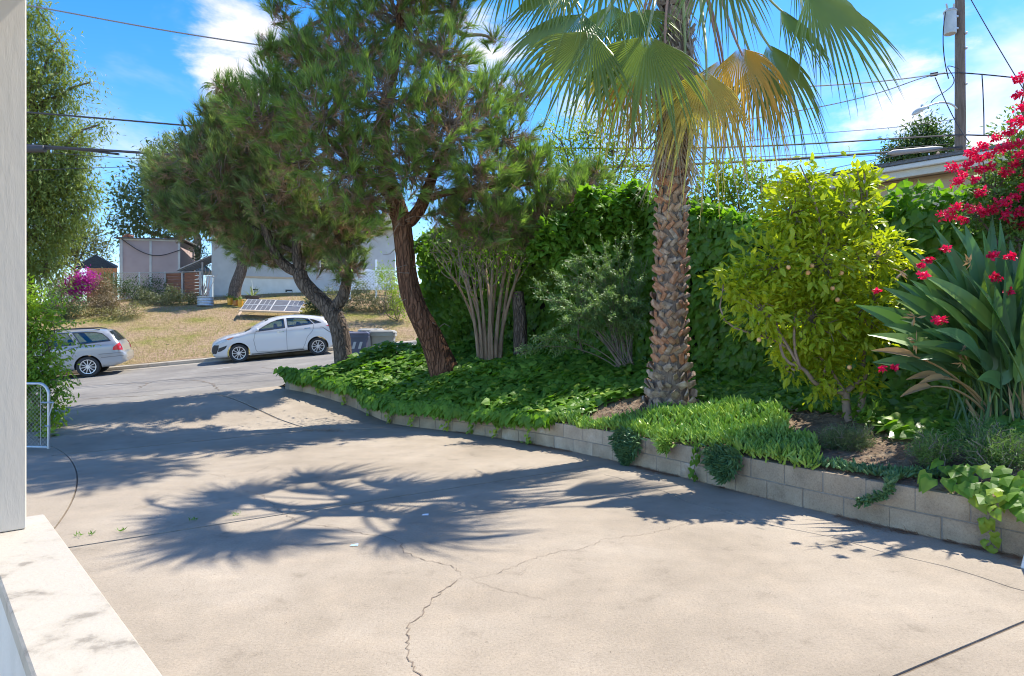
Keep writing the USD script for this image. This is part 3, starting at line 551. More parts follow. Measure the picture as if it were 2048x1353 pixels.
def thing_part(parent, name):
    x = UsdGeom.Xform.Define(stage, path_for(name, parent)); return x.GetPrim()
_mk = {"dark_car_glass": solid("tinted_screen_glass", (.02, .025, .025), rough=.06, spec=.9)}
m_rim = solid("alloy_rim", (.62, .62, .63), rough=.35, metallic=.85); m_seat = solid("car_seat_cloth", (.05, .05, .055), rough=.85)
m_carwhite = solid("white_car_paint", (.50, .495, .49), rough=.28, coat=.8, spec=.5); m_carsilver = solid("silver_car_paint", (.30, .305, .31), rough=.3, metallic=.3, coat=.8)
m_red = solid("tail_lamp_red", (.55, .02, .03), rough=.2, spec=.6); m_lamp = solid("head_lamp_glass", [(.30, .32, .33), (.55, .57, .58)], scale=14, rough=.15, spec=.7); m_amber = solid("amber_lens", (.75, .20, .05), rough=.2)
m_gap = solid("panel_gap", (.10, .10, .105), rough=.7); m_chrome = solid("chrome_trim", (.7, .7, .72), rough=.2, metallic=1.0)
def seam(pts, w=.011): return list(LineString(pts).buffer(w/2, cap_style=2).exterior.coords)[:-1]
silA = [(.14, .20), (.04, .30), (.0, .44), (.03, .60), (.10, .71), (.24, .80), (.50, .895), (.80, .955), (1.08, 1.0), (1.40, 1.17), (1.72, 1.325), (1.98, 1.41), (2.25, 1.455), (2.6, 1.475), (3.0, 1.462), (3.4, 1.415), (3.72, 1.355), (3.86, 1.335), (3.80, 1.28), (3.98, 1.13), (4.12, 1.01), (4.22, .93), (4.27, .78), (4.30, .60), (4.27, .44), (4.20, .30), (4.05, .24), (3.9, .22), (2.2, .19), (.5, .19)]
winA = {"a": [(1.46, 1.015), (1.72, 1.165), (1.98, 1.295), (2.20, 1.365), (2.42, 1.395), (2.43, 1.075)], "b": [(2.53, 1.085), (2.52, 1.400), (2.78, 1.398), (3.05, 1.372), (3.24, 1.335), (3.40, 1.145)], "c": [(3.46, 1.15), (3.31, 1.318), (3.42, 1.295), (3.68, 1.172)]}
detA = [("headlight", [(.10, .665), (.20, .755), (.42, .83), (.72, .885), (.60, .80), (.34, .70)], m_lamp, .006), ("side_marker", [(.50, .835), (.76, .893), (.66, .82), (.56, .795)], m_amber, .010),
        ("tail_light", [(3.82, 1.06), (4.08, 1.06), (4.235, .93), (4.245, .87), (4.08, .955)], m_red, .006), ("fog_vent", [(.20, .42), (.24, .54), (.52, .62), (.44, .50), (.28, .42)], m_dark, .004),
        ("door_seam", seam([(1.44, .98), (1.37, .72), (1.42, .36), (1.47, .30), (2.42, .28)]), m_gap, .003), ("door_seam", seam([(2.475, 1.05), (2.46, .72), (2.44, .28)]), m_gap, .003), ("door_seam", seam([(3.42, 1.12), (3.36, .90), (3.16, .70), (3.06, .45), (2.98, .29), (2.44, .28)]), m_gap, .003),
        ("door_handle", [(2.16, .925), (2.16, .955), (2.38, .965), (2.38, .935)], m_chrome, .02), ("door_handle", [(3.08, .975), (3.08, 1.005), (3.29, 1.02), (3.29, .99)], m_chrome, .02),
        ("grille", [(.028, .35), (.014, .47), (.035, .58), (.10, .66), (.26, .645), (.22, .50), (.15, .35)], m_dark, .004), ("sill", [(1.28, .225), (1.28, .26), (3.02, .275), (3.02, .235)], m_gap, .002)]
carA = make_car("parked_hatchback", "white five-door hatchback parked along the far kerb", silA, [(.86, .315, .365), (3.50, .315, .365)], winA, m_carwhite, 1.78, (2.98, 9.32, .0), detA, .6, windscreen=((1.10, 1.005), (1.95, 1.40)), rearglass=((4.08, 1.06), (3.83, 1.29)))
tA, WA, hA = carA
for k in range(4):                                          # grille bars across the nose
    zz = .40+.085*k; hw = .62; xs = [-.012-.0*(1-(y/hw)**2)+.10*(abs(y)/hw)**2.4+(.02 if k > 1 else 0)+.04*max(k-2, 0) for y in np.linspace(-hw, hw, 9)]; obj("grille_bar", tube(WA(np.c_[xs, np.linspace(-hw, hw, 9), np.full(9, zz)]), .013, 6), m_chrome if k in (2, 3) else m_gap, tA)
silB = [(.10, .22), (.02, .40), (.03, .60), (.14, .74), (.5, .84), (1.0, .92), (1.35, .97), (1.75, 1.20), (2.1, 1.40), (2.4, 1.475), (2.9, 1.50), (3.5, 1.495), (4.05, 1.46), (4.30, 1.42), (4.46, 1.28), (4.60, 1.08), (4.68, .92), (4.72, .72), (4.79, .66), (4.80, .52), (4.76, .40), (4.60, .33), (4.4, .28), (2.5, .20), (.6, .20)]
winB = {"a": [(1.68, 1.00), (1.95, 1.19), (2.2, 1.35), (2.45, 1.41), (2.48, 1.02)], "b": [(2.56, 1.02), (2.53, 1.415), (3.0, 1.435), (3.22, 1.43), (3.45, 1.05)], "c": [(3.58, 1.055), (3.36, 1.425), (3.7, 1.42), (4.0, 1.395), (4.16, 1.35), (4.30, 1.22), (4.40, 1.10)]}
detB = [("headlight", [(.06, .62), (.2, .73), (.5, .80), (.5, .68), (.15, .58)], m_lamp, .006), ("tail_light", [(4.44, .80), (4.47, .90), (4.64, 1.03), (4.70, .88), (4.715, .78)], m_red, .006), ("bumper_seam", seam([(4.05, .70), (4.72, .70)]), m_gap, .004), ("side_moulding", [(4.06, .60), (4.03, .66), (4.10, .675), (4.74, .66), (4.74, .645), (4.12, .64)], m_carsilver, .018), ("bumper_groove", seam([(4.10, .585), (4.72, .60)], .014), m_gap, .004), ("door_seam", seam([(3.52, 1.0), (3.40, .80), (3.28, .60)]), m_gap, .003), ("door_seam", seam([(2.52, 1.0), (2.50, .3)]), m_gap, .003), ("door_handle", [(3.16, .88), (3.16, .915), (3.38, .92), (3.38, .885)], m_carsilver, .02)]
carB = make_car("parked_estate_car", "silver estate car at the left, its front half behind the hedge", silB, [(.90, .325, .375), (3.72, .325, .375)], winB, m_carsilver, 1.80, (-4.22, 9.05, .0), detB, .6, windscreen=((1.36, .975), (2.08, 1.40)), rearglass=((4.60, 1.07), (4.33, 1.40)), rim="m")
for sg in (-1, 1): obj("roof_rail", tube(carB[1]([(2.5, sg*.60, 1.50), (2.7, sg*.60, 1.545), (3.3, sg*.60, 1.545), (3.9, sg*.60, 1.525), (4.1, sg*.60, 1.47)]), .016, 6), m_dark, carB[0])

# ------------------------------------------------------------------ wheelie bins on the street edge
def wheelie_bin(label, x, y, yaw, body, lidm, h=1.02, w=.62, d=.68, lid_open=0.0):
    t = thing("wheelie_bin", label, "bin", "wheelie bins set out on the street"); z = float(zroad(x, y)); c, s = math.cos(yaw), math.sin(yaw); Rz = np.array([[c, -s, 0], [s, c, 0], [0, 0, 1]])
    T = lambda v: np.asarray(v) @ Rz.T+[x, y, z]
    lo, up = [(-w*.38, -d*.36), (w*.38, -d*.36), (w*.38, d*.36), (-w*.38, d*.36)], [(-w*.48, -d*.47), (w*.48, -d*.47), (w*.48, d*.47), (-w*.48, d*.47)]
    def ring(q, z, c=.05): return [(a*(1-c/abs(a)*(k in (0,))), b*(1-c/abs(b)*(k in (1,))), z) for (a, b) in q for k in (0, 1)]
    obj("bin_body", (T(hull(ring(lo, .04)+ring(up, h-.10))[0]), hull(ring(lo, .04)+ring(up, h-.10))[1]), body, t)
    q = [(a*1.09, b*1.07) for a, b in up]; hv, hf = hull(ring(q, h-.14)+ring(q, h-.06)); obj("rim_band", (T(hv), hf), body, t)
    q2 = [(a*.9, b*.9) for a, b in up]; hv, hf = hull(ring([(a*1.12, b*1.1) for a, b in up], h-.055)+ring([(a*1.10, b*1.06) for a, b in up], h-.02)+ring(q2, h+.02)); obj("lid", (T(hv), hf), lidm, t)
    for dx in (-.16, .16): v1, f1 = cham_box((.08, d*.85, .02)); obj("lid_rib", (T(v1+[dx, 0, h+.022]), f1), lidm, t)
    v1, f1 = tube([(-w*.4, d*.56, h-.05), (w*.4, d*.56, h-.05)], .016, 8); obj("handle", (T(v1), f1), m_dark, t)
    for sx in (-1, 1): wv, wf = revolve([(0, -.03), (.11, -.03), (.12, 0), (.11, .03), (0, .03), (0, -.03)], 20, 0); obj("wheel", (T(wv+[sx*w*.40, d*.36, .12]), wf), m_black, t, smooth=40)
    return t, T
m_binb = solid("blue_grey_bin_plastic", [(.085, .095, .16), (.12, .13, .20)], scale=5, rough=.5); m_bing = solid("pale_grey_bin_plastic", [(.27, .265, .25), (.34, .335, .315)], scale=4, rough=.6); m_label = solid("pale_sticker", (.42, .45, .52), rough=.5)
b0 = P(714, 700, 17.2); b1 = P(766, 700, 17.6); b2 = P(742, 690, 18.6)
t, T = wheelie_bin("dark blue-grey wheelie bin beside the left pine trunk", b0[0], b0[1], .35, m_binb, m_binb, h=1.02, w=.56, d=.6)
for dx, rz in ((-.12, .5), (.04, .5)):
    q = np.array([(-.05, 0, -.09), (.02, 0, -.09), (.07, 0, .09), (0, 0, .09)])+[dx, -.285, .68]; q[:, 1] += -(q[:, 2]-.68)*.10; obj("sticker", (T(q+[0, -.006, 0]), np.array([[0, 1, 2, 3]])), m_label, t)
wheelie_bin("pale grey wheelie bin nearest the ivy, with a rounded belly", b1[0], b1[1], .1, m_bing, m_bing, h=1.0, w=.66, d=.70)
wheelie_bin("pale grey wheelie bin standing behind, only its lid showing", b2[0], b2[1], .3, m_bing, m_bing, h=1.02, w=.66, d=.68)

# ------------------------------------------------------------------ hillside house, shed, fences and garden things
def on_hill(u, Y): x = (u-1024)/FPX*Y; return np.array([x, Y, float(zhill(x, Y))])
def frame_of(p, q):                    # local axes of a wall from p to q: along, away from the viewer, up
    d = unit(np.array([q[0]-p[0], q[1]-p[1], 0])); return np.stack([d, [-d[1], d[0], 0], [0, 0, 1]], 1)
def lbox(mb, R, o, lo, hi, c=None):
    lo, hi = np.array(lo, float), np.array(hi, float); v, f = cham_box(hi-lo, c); return mb.add(((v+(lo+hi)/2) @ R.T+o, f))
def part_box(name, mat, t, R, o, lo, hi, c=None): return obj(name, lbox(MB(), R, o, lo, hi, c).out(), mat, t)
p, q = on_hill(423, 34.0), on_hill(790, 37.0); R = frame_of(p, q); L = np.linalg.norm((q-p)[:2]); HB = 3.92
o = np.array([p[0], p[1], HB])
t = thing("stucco_house", "pale stucco house wall behind the pines with vents and timber trim low down", "house")
part_box("wall", m_stucco, t, R, o, (0, 0, -.6), (L, 6, 3.9)); part_box("foundation", solid("grey_plinth", [(.25, .24, .22), (.34, .33, .31)], scale=4, rough=.9), t, R, o, (-.02, -.05, -.8), (L+.02, -.004, -.02))
part_box("crawl_panel", m_stuccow, t, R, o, (1.42, -.03, .0), (4.75, -.003, .92)); part_box("trim_board", m_wood, t, R, o, (1.35, -.06, .92), (4.85, -.003, 1.03)); part_box("trim_post", m_wood, t, R, o, (4.62, -.062, .0), (4.8, -.034, .919))
m_ventd = solid("dark_vent", (.04, .04, .04), rough=.8)
for a in (1.9, 3.65):
    part_box("vent_frame", m_stuccow, t, R, o, (a-.03, -.05, .19), (a+.39, -.032, .37)); vv = part_box("vent", m_ventd, t, R, o, (a, -.056, .215), (a+.36, -.0505, .345))
    part_box("vent_screen", m_galv, t, R, o, (a+.08, -.060, .225), (a+.33, -.057, .27))
mb = MB(); v, f = hull([(-.7, -.7, 3.9), (L+.7, -.7, 3.9), (L+.7, 6.7, 3.9), (-.7, 6.7, 3.9), (-.7, 3, 5.3), (L+.7, 3, 5.3)]); mb.add((np.array(v) @ R.T+o, f)); obj("roof", mb.out(), m_roof, t)
part_box("window_frame", m_white, t, R, o, (5.4, -.05, 1.4), (7.0, -.003, 2.7)); part_box("window_pane", _mk["dark_car_glass"], t, R, o, (5.5, -.056, 1.5), (6.9, -.0505, 2.6))
t = thing("lean_to_awning", "small grey slatted lean-to roof against the left end of the stucco house", "awning")
mb = MB()
for k in range(5): v, f = hull([(-1.7, .4+k*.5, 1.30), (-.02, .4+k*.5, 2.15), (-.02, .75+k*.5, 2.15), (-1.7, .75+k*.5, 1.30), (-1.7, .4+k*.5, 1.24), (-.02, .4+k*.5, 2.09), (-.02, .75+k*.5, 2.09), (-1.7, .75+k*.5, 1.24)]); obj("slat", (np.array(v) @ R.T+o, f), m_greywood, t)
part_box("prop", m_greywood, t, R, o, (-.55, .5, -.5), (-.45, .6, 1.75)); part_box("prop", m_greywood, t, R, o, (-1.65, .5, -.5), (-1.55, .6, 1.25))

# mauve panel shed on the left
p, q = on_hill(240, 36.0), on_hill(361, 36.6); R = frame_of(p, q); L = np.linalg.norm((q-p)[:2]); o = np.array([p[0], p[1], p[2]]); HT = EYE+(676.5-476)/FPX*36-o[2]
t = thing("panel_shed", "mauve two-panel shed with white battens and a drooping black cord", "shed")
part_box("core", m_pink, t, R, o, (.03, .03, -.3), (L-.03, 3.0, HT-.08))
part_box("wall_panel", m_pink, t, R, o, (.10, 0.0, -.2), (L*.5-.06, .028, HT-.13)); part_box("wall_panel", m_pink, t, R, o, (L*.5+.06, 0.0, -.2), (L-.10, .028, HT-.13))
for a in (.02, L*.5-.05, L-.13): part_box("batten", m_white, t, R, o, (a, -.03, -.2), (a+.12, -.001, HT-.13))
part_box("top_batten", m_white, t, R, o, (0, -.034, HT-.128), (L, .0, HT-.03)); part_box("side_wall", m_pink, t, R, o, (-.012, .06, -.3), (.028, 2.9, HT-.1)); part_box("side_batten", m_white, t, R, o, (-.035, .02, -.3), (-.014, .14, HT-.1))
v, f = hull([(-.25, -.14, HT-.03), (L+.2, -.14, HT-.03), (L+.2, 3.2, HT-.03), (-.25, 3.2, HT-.03), (-.25, 3.2, HT+.08), (L+.2, 3.2, HT+.08), (-.25, -.14, HT+.02), (L+.2, -.14, HT+.02)]); obj("roof", (np.array(v) @ R.T+o, f), m_roof, t)
k = spline([(.10, -.05, HT-.06), (L*.28, -.05, HT-.62), (L*.6, -.05, HT-.95), (L*.85, -.05, HT-.78), (L, -.05, HT-.6)], 24); obj("cord", tube(k @ R.T+o, .022, 6), m_wire, t)
mb = MB(); rr = rng(3)
for i in range(3): s_ = trimesh.creation.icosphere(1); mb.add((np.array(s_.vertices)*[.16, .12, .11]*(1+.2*rr.normal(size=(42, 1)))+np.array([.15+.16*i, .3, HT+.10+.05*(i == 1)]) @ R.T+o*1.0, np.array(s_.faces)))
obj("roof_clutter", mb.out(), m_redwood, t)

# chain-link run and red-brown slat fence
p, q = on_hill(228, 34.5), on_hill(330, 34.2); R = frame_of(p, q); L = np.linalg.norm((q-p)[:2]); t = thing("chain_link_fence", "low chain-link fence with thin grey posts in front of the mauve shed", "fence")
o = np.array([p[0], p[1], 0]); ztop = EYE+(676.5-546)/FPX*34.3
for a in (0, L*.5, L): z0 = float(zhill(*(o+R @ [a, 0, 0])[:2])); obj("fence_post", tube([o+R @ [a, 0, 0]+[0, 0, z0-.2], o+R @ [a, 0, 0]+[0, 0, ztop+.04]], .032, 8), m_galv, t)
obj("top_rail", tube([o+[0, 0, ztop], o+R @ [L, 0, 0]+[0, 0, ztop]], .025, 6), m_galv, t); mb = MB()
for k in range(-14, int(L/.13)+2):
    for sg in (1, -1):
        a0 = k*.13; a1 = a0+1.5*sg; lo, hi = (a0, a1)
        q0, q1 = np.array([lo, 0, ztop-1.5]), np.array([hi, 0, ztop])
        ts = [tt for tt in np.linspace(0, 1, 25) if 0 <= lo+(hi-lo)*tt <= L]
        if len(ts) > 2: mb.tube([R @ (q0+(q1-q0)*ts[0])+o, R @ (q0+(q1-q0)*ts[-1])+o], .008, 3, cap=False)
obj("chain_link", mb.out(), m_galv, t)
p, q = on_hill(330, 34.0), on_hill(418, 33.2); R = frame_of(p, q); L = np.linalg.norm((q-p)[:2]); o = np.array([p[0], p[1], 0]); ztop = EYE+(676.5-547)/FPX*33.8
t = thing("wooden_fence", "low red-brown fence of horizontal boards with greying posts beside the shed", "fence")
for k in range(8):
    for j in range(2):
        lo, hi = (.0, L*.40) if j == 0 else (L*.43, L*.80); part_box("board", m_redwood, t, R, o+[0, 0, ztop], (lo+.05, 0, -.17*(k+1)+.012), (hi-.02, .03+.006*(k % 2), -.17*k))
for a in (-.02, L*.385, L*.79): part_box("fence_post", m_greywood, t, R, o+[0, 0, ztop], (a, -.05, -1.7), (a+.11, -.004, .02))
part_box("cap_rail", m_greywood, t, R, o+[0, 0, ztop], (-.03, -.07, .022), (L*.84, .08, .06))

# stock-tank planter with bare canes, drainpipe-like white posts
pc = on_hill(411, 31.0); zt = pc[2]+.02
t = thing("stock_tank_planter", "round ribbed galvanised tank planter on the slope holding bare canes", "planter")
prof = [(0, .0), (.34, .0)]+[(.345+.014*math.sin(z*math.pi*2/.115), z) for z in np.linspace(.01, .37, 28)]+[(.362, .375), (.36, .395), (.335, .39), (.33, .32), (0, .32)]
rv, rf = revolve(prof, 36); obj("tank", (rv*[1.05, 1.05, 1.1]+pc+[0, 0, -.02], rf), m_galv, t, smooth=50); mb = MB(); r = rng(21)
for k in range(11):
    a = r.random()*6.28; b = pc+np.array([.16*math.cos(a), .16*math.sin(a), .33]); e = b+np.array([.35*r.normal(), .2*r.normal(), 1.1+.55*r.random()]); mid = (b+e)/2+r.normal(size=3)*.05
    mb.tube(spline([b, mid, e], 8), np.linspace(.022, .008, 8), 5)
obj("bare_canes", mb.out(), solid("bare_cane", [(.40, .27, .22), (.52, .38, .31)], scale=9, rough=.8), t)
mb = MB(); pw = on_hill(420, 31.9); t = thing("white_gate_post", "narrow pale blue-white post standing just behind the metal tank", "post"); v, f = cham_box((.28, .12, 1.3)); obj("shaft", (v+pw+[0, 0, .62], f), solid("pale_blue_paint", (.46, .54, .57), rough=.6), t); v, f = cham_box((.34, .16, .05)); obj("post_cap", (v+pw+[0, 0, 1.30], f), m_white, t)

# solar panel rack
p = P(480, 621, 29.0); p[2] = EYE+(676.5-621)/FPX*29.0; q = P(597, 625, 29.0); ex = unit(q-p); tilt = math.radians(33); ez = unit(np.array([0, math.cos(tilt), math.sin(tilt)])-ex*0); ez = unit(ez-ex*(ez@ex)); en = np.cross(ex, ez)
R = np.stack([ex, -en, ez], 1); Lw = np.linalg.norm(q-p); Hh = .98; t = thing("solar_panel_rack", "tilted two-row rack of grey solar panels on the grassy slope", "solar panels")
m_cell = solid("solar_cell", [(.115, .115, .125), (.16, .16, .17)], scale=6, rough=.35, spec=.3); m_alu = solid("panel_frame_white", (.46, .46, .46), rough=.45)
cw = Lw/4
for i in range(4):
    for j in range(2):
        lo = (i*cw+.022, -.02, j*Hh/2+.025); hi = ((i+1)*cw-.022, .0, (j+1)*Hh/2-.025); pp = thing_part(t, "panel")
        part_box("cell_sheet", m_cell, pp, R, p, lo, hi)
        for (a, b) in (((lo[0]-.018, -.032, lo[2]-.012), (lo[0], .005, hi[2]+.018)), ((hi[0], -.032, lo[2]-.018), (hi[0]+.018, .005, hi[2]+.012)), ((lo[0], -.032, lo[2]-.018), (hi[0], .005, lo[2])), ((lo[0], -.032, hi[2]), (hi[0], .005, hi[2]+.018))): part_box("frame_bar", m_alu, pp, R, p, a, b, .002)
        if i < 2 or (i == 3 and j == 1):
            for k in (1, 2): a = lo[0]+(hi[0]-lo[0])*k/3; part_box("cell_divider", m_alu, pp, R, p, (a-.007, -.026, lo[2]), (a+.007, -.0205, hi[2]), .001)
part_box("bottom_rail", m_wood, t, R, p, (-.04, -.05, -.09), (Lw+.06, .03, -.006)); part_box("side_strut", m_wood, t, R, p, (.04, -.02, -.42), (.14, .02, -.092))
for z in (.12, .48, .82): part_box("end_batten", m_white, t, R, p, (Lw-.05, .012, z), (Lw+.12, .04, z+.05))
for a in (.3, Lw-.3): b = p+R @ [a, .0, Hh*.95]; obj("rear_leg", tube([b, b+[0, .25, -1.0]], .025, 6), m_greywood, t)

# pots by the house
m_yel = solid("amber_glazed_pot", [(.55, .25, .02), (.66, .34, .04)], scale=7, rough=.3); m_org = solid("brown_glazed_pot", [(.30, .11, .03), (.45, .17, .04)], scale=8, rough=.35)
for u, Y, lab, mm, hh in ((460, 31.2, "tall amber glazed pot, leftmost by the house wall", m_yel, .34), (472, 31.0, "small reddish brown pot between the two amber pots", m_org, .26), (481, 30.7, "amber glazed pot just behind the solar rack corner", m_yel, .36)):
    pc = on_hill(u, Y); t = thing("plant_pot", lab, "pot"); rv, rf = revolve([(0, 0), (.10, 0), (.13, hh*.6), (.12, hh*.93), (.14, hh*.95), (.14, hh), (.11, hh), (.10, hh*.8), (0, hh*.8)], 20); obj("pot", (rv+pc, rf), mm, t, smooth=40)
    r = rng(int(u)); n = 40; c = pc+[0, 0, hh]+r.normal(size=(n, 3))*[.08, .08, .05]; obj("leaves", scatter(LEAF2, c, unit(r.normal(size=(n, 3))+[0, 0, .8]), rdir(r, n), .13), leafy(f"pot_leaf_{u}", [(.10, .16, .03), (.22, .28, .06)]), t)
pc = on_hill(505, 31.6); t = thing("agave_pot", "wide dark bowl with a spiky pale agave below the house wall", "potted plant"); rv, rf = revolve([(0, 0), (.22, 0), (.36, .24), (.33, .25), (.2, .16), (0, .16)], 22); obj("bowl", (rv+pc+[0, 0, .12], rf), solid("dark_bowl", (.06, .045, .04), rough=.7), t, smooth=40)
r = rng(77); n = 26; a = r.random(n)*6.28; el = .25+1.0*r.random(n); d = np.stack([np.cos(a)*np.cos(el), np.sin(a)*np.cos(el), np.sin(el)], 1); obj("spikes", scatter(LEAF6, np.repeat((pc+[0, 0, .33])[None], n, 0), d, [0, 0, 1], .45+.25*r.random(n), .10), leafy("agave_leaf", [(.20, .25, .13), (.32, .36, .20)]), t); obj("flower_stalk", tube([pc+[.05, 0, .3], pc+[-.05, 0, 1.15]], .018, 5), solid("pale_stalk", (.5, .5, .42), rough=.7), t)

# far left tent roof, blue canopy, white lattice
t = thing("tent_canopy", "black peaked shade canopy beyond the magenta bougainvillea", "canopy"); a = [P(152, 533, 44), P(192, 510, 44), P(232, 536, 44), P(196, 512, 47), P(152, 530, 48), P(236, 532, 48)]; v, f = hull(a+[x+[0, 0, -.12] for x in a]); obj("canopy_top", (v, f), solid("black_shade_cloth", [(.02, .024, .027), (.04, .045, .05)], scale=9, rough=.9), t)
for a in (P(158, 540, 44.3), P(228, 540, 44.3)): obj("canopy_leg", tube([[a[0], a[1], zhill(a[0], a[1])], a+[0, 0, .2]], .04, 6), m_dark, t)
t = thing("orange_fence", "strip of orange-brown boards under the black canopy", "fence")
for k in range(14): a = P(176+k*4.3, 537, 42.5); v, f = cham_box((.15, .04, 2.2)); obj("board", (v+a+[0, 0, -1.1+.01*(k % 3)], f), m_orb if k else globals().setdefault("m_orb", solid("orange_boards", [(.42, .14, .05), (.52, .20, .08)], scale=5, rough=.8)), t)
t = thing("blue_canopy", "small blue gabled roof between the wood fence and the house", "canopy"); c = P(390, 534, 40); v, f = hull([c+np.array(x) for x in ((-1.05, 0, -.28), (1.05, 0, -.28), (-.35, 0, .26), (.45, 0, .28), (-1.05, 2.4, -.28), (1.05, 2.4, -.28), (-.35, 2.4, .26), (.45, 2.4, .28))]); obj("canopy_top", (v, f), solid("blue_canvas", [(.13, .25, .36), (.19, .32, .43)], scale=3, rough=.8), t)
for sx in (-1, 1): obj("canopy_leg", tube([c+[sx*.95, .2, -2.4], c+[sx*.95, .2, -.2]], .035, 6), m_galv, t)
p, q = on_hill(700, 33.0), on_hill(800, 33.6); R = frame_of(p, q); L = np.linalg.norm((q-p)[:2]); o = np.array([p[0], p[1], EYE+(676.5-577)/FPX*33]); t = thing("lattice_fence", "white diagonal lattice fence panel seen between the two pine trunks", "fence"); m_lat = solid("lattice_white", (.74, .74, .76), rough=.6)
for a in np.arange(-.9, L, .155):
    for sg in (1, -1):
        x0, x1 = (a, a+.9) if sg > 0 else (a+.9, a); z0, z1 = 0.0, .9
        if x0 < 0: z0 = -x0/(x1-x0)*.9; x0 = 0
        if x1 < 0: z1 = -x0/(x1-x0)*.9; x1 = 0
        if max(x0, x1) > L: continue
        dv = np.array([x1-x0, 0, z1-z0]); ln = np.linalg.norm(dv)
        if ln < .15: continue
        v, f = cham_box((ln, .012, .045), .002); Rl = axes_rot(dv, [0, 1, 0]); v = v[:, [0, 2, 1]] @ Rl.T+np.array([(x0+x1)/2, .006*sg, (z0+z1)/2]); obj("slat", (v @ R.T+o, f), m_lat, t)
part_box("top_rail", m_lat, t, R, o, (0, -.03, .9), (L, .03, .98)); part_box("bottom_rail", m_lat, t, R, o, (0, -.03, -.06), (L, .03, 0.0))
for a in (-.05, L*.5, L-.05): part_box("fence_post", m_lat, t, R, o, (a, .032, -1.2), (a+.1, .12, 1.5))

# ------------------------------------------------------------------ neighbour's house behind the ivy, pole, wires
p = np.array([6.6, 17.15, 0]); q = np.array([12.6, 11.15, 0]); R = frame_of(p, q); L = np.linalg.norm(q-p); o = np.array([p[0], p[1], 5.53])
t = thing("neighbour_house", "beige house with shallow shingle roof showing above the ivy at right", "house")
part_box("wall", solid("beige_stucco", [(.46, .38, .28), (.52, .44, .33)], scale=2, rough=.9, bump=.006, bscale=25), t, R, o, (.5, .5, -4.8), (L-.3, 5, -.16)); part_box("soffit", m_stuccow, t, R, o, (0, .03, -.15), (L, .9, -.10))
part_box("fascia", m_stuccow, t, R, o, (0, -.02, -.22), (L, .028, .02)); part_box("gutter", m_white, t, R, o, (-.02, -.12, -.06), (L+.02, -.022, .06), .02)
v, f = hull([(-.1, -.14, .065), (L+.1, -.14, .065), (-.1, 5.2, .42), (L+.1, 5.2, .42), (-.1, -.14, .13), (L+.1, -.14, .13), (-.1, 5.2, .49), (L+.1, 5.2, .49)]); rf_ = obj("roof", (v @ R.T+o, f), m_roof, t)
sl = (.49-.13)/5.34
for k in range(36):
    for j in range(3):
        a = k*L/36+.08*(j % 2); z = .135+j*.3*sl; v, f = cham_box((L/36-.012, .30, .012), .002); vv = v.copy(); vv[:, 2] += vv[:, 1]*sl+.008; vv += [a+L/72, -.0+j*.3, z+.004]; obj("shingle", (vv @ R.T+o, f), m_roof, t)

pz = np.array([(1921-1024)/FPX*22, 22.0, 0]); t = thing("utility_pole", "tall weathered wooden utility pole behind the neighbour's roof", "utility pole")
m_pole = solid("pole_wood", [(.085, .062, .048), (.14, .105, .083), (.18, .14, .115)], scale=7, rough=.9, stretch=(4, 4, .25), bump=.01, bscale=20)
obj("pole", tube([pz+[0, 0, 0], pz+[0, 0, 7], pz+[-.03, 0, 15.5]], [.20, .175, .13], 16), m_pole, t, smooth=50)
for z in (10.2, 11.4, 11.9, 8.1): obj("bolt", (np.array(trimesh.creation.icosphere(1).vertices)*.05+pz+[.09, -.15, z], np.array(trimesh.creation.icosphere(1).faces)), m_galv, t)
obj("cross_arm", MB().box(pz+[0, -.2, 14.2], (2.4, .12, .14)).out(), m_pole, t)
tc = pz+[-.42, -.10, EYE+(676.5-48)/FPX*22]; t = thing("pole_transformer", "grey cylindrical transformer can bolted to the utility pole", "transformer"); rv, rf = revolve([(0, -.40), (.17, -.40), (.19, -.37), (.19, .33), (.205, .335), (.205, .37), (.16, .42), (0, .43)], 24); m_can = solid("transformer_grey", [(.33, .36, .38), (.42, .45, .46)], scale=5, rough=.5); obj("can", (rv+tc, rf), m_can, t, smooth=40)
obj("bracket", MB().box(tc+[.22, .02, .2], (.12, .1, .08)).box(tc+[.22, .02, -.2], (.12, .1, .08)).out(), m_galv, t); obj("bushing", MB().tube([tc+[-.12, -.05, .42], tc+[-.16, -.05, .6]], .03, 8).tube([tc+[.08, -.05, .42], tc+[.1, -.05, .6]], .03, 8).out(), m_stucco, t); obj("tap_wire", tube(spline([tc+[-.22, -.1, .3], tc+[-.30, -.1, -.5], tc+[-.2, -.1, -1.6], tc+[-.05, 0, -1.9]], 16), .018, 5), m_wire, t)
hd = P(1838, 222, 21.6); t = thing("street_light", "grey cobra-head street light on a curved arm from the utility pole", "street light"); at = P(1914, 218, 21.9); obj("arm", tube(spline([at, P(1893, 206, 21.8), P(1868, 208, 21.7), P(1856, 213, 21.6)], 18), .03, 8), m_galv, t, smooth=True)
s_ = trimesh.creation.icosphere(3); q = np.array(s_.vertices)*[.30, .12, .095]; q[:, 2] *= np.where(q[:, 2] > 0, 1, .7); q[:, 1:] *= (1-.35*np.clip(q[:, 0:1]/.3, 0, 1)); an = .42; Rh = np.array([[math.cos(an), 0, -math.sin(an)], [0, 1, 0], [math.sin(an), 0, math.cos(an)]]); obj("lamp_housing", (q @ Rh.T+hd+[.06, 0, .03], np.array(s_.faces)), m_can, t, smooth=True)
q = np.array(s_.vertices)*[.20, .095, .06]; obj("lens", (q @ Rh.T+hd+[-.06, 0, -.055], np.array(s_.faces)), solid("lamp_lens", (.42, .43, .42), rough=.25), t, smooth=True); obj("photocell", tube([hd+[.1, 0, .10], hd+[.1, 0, .2]], .04, 8), m_can, t)

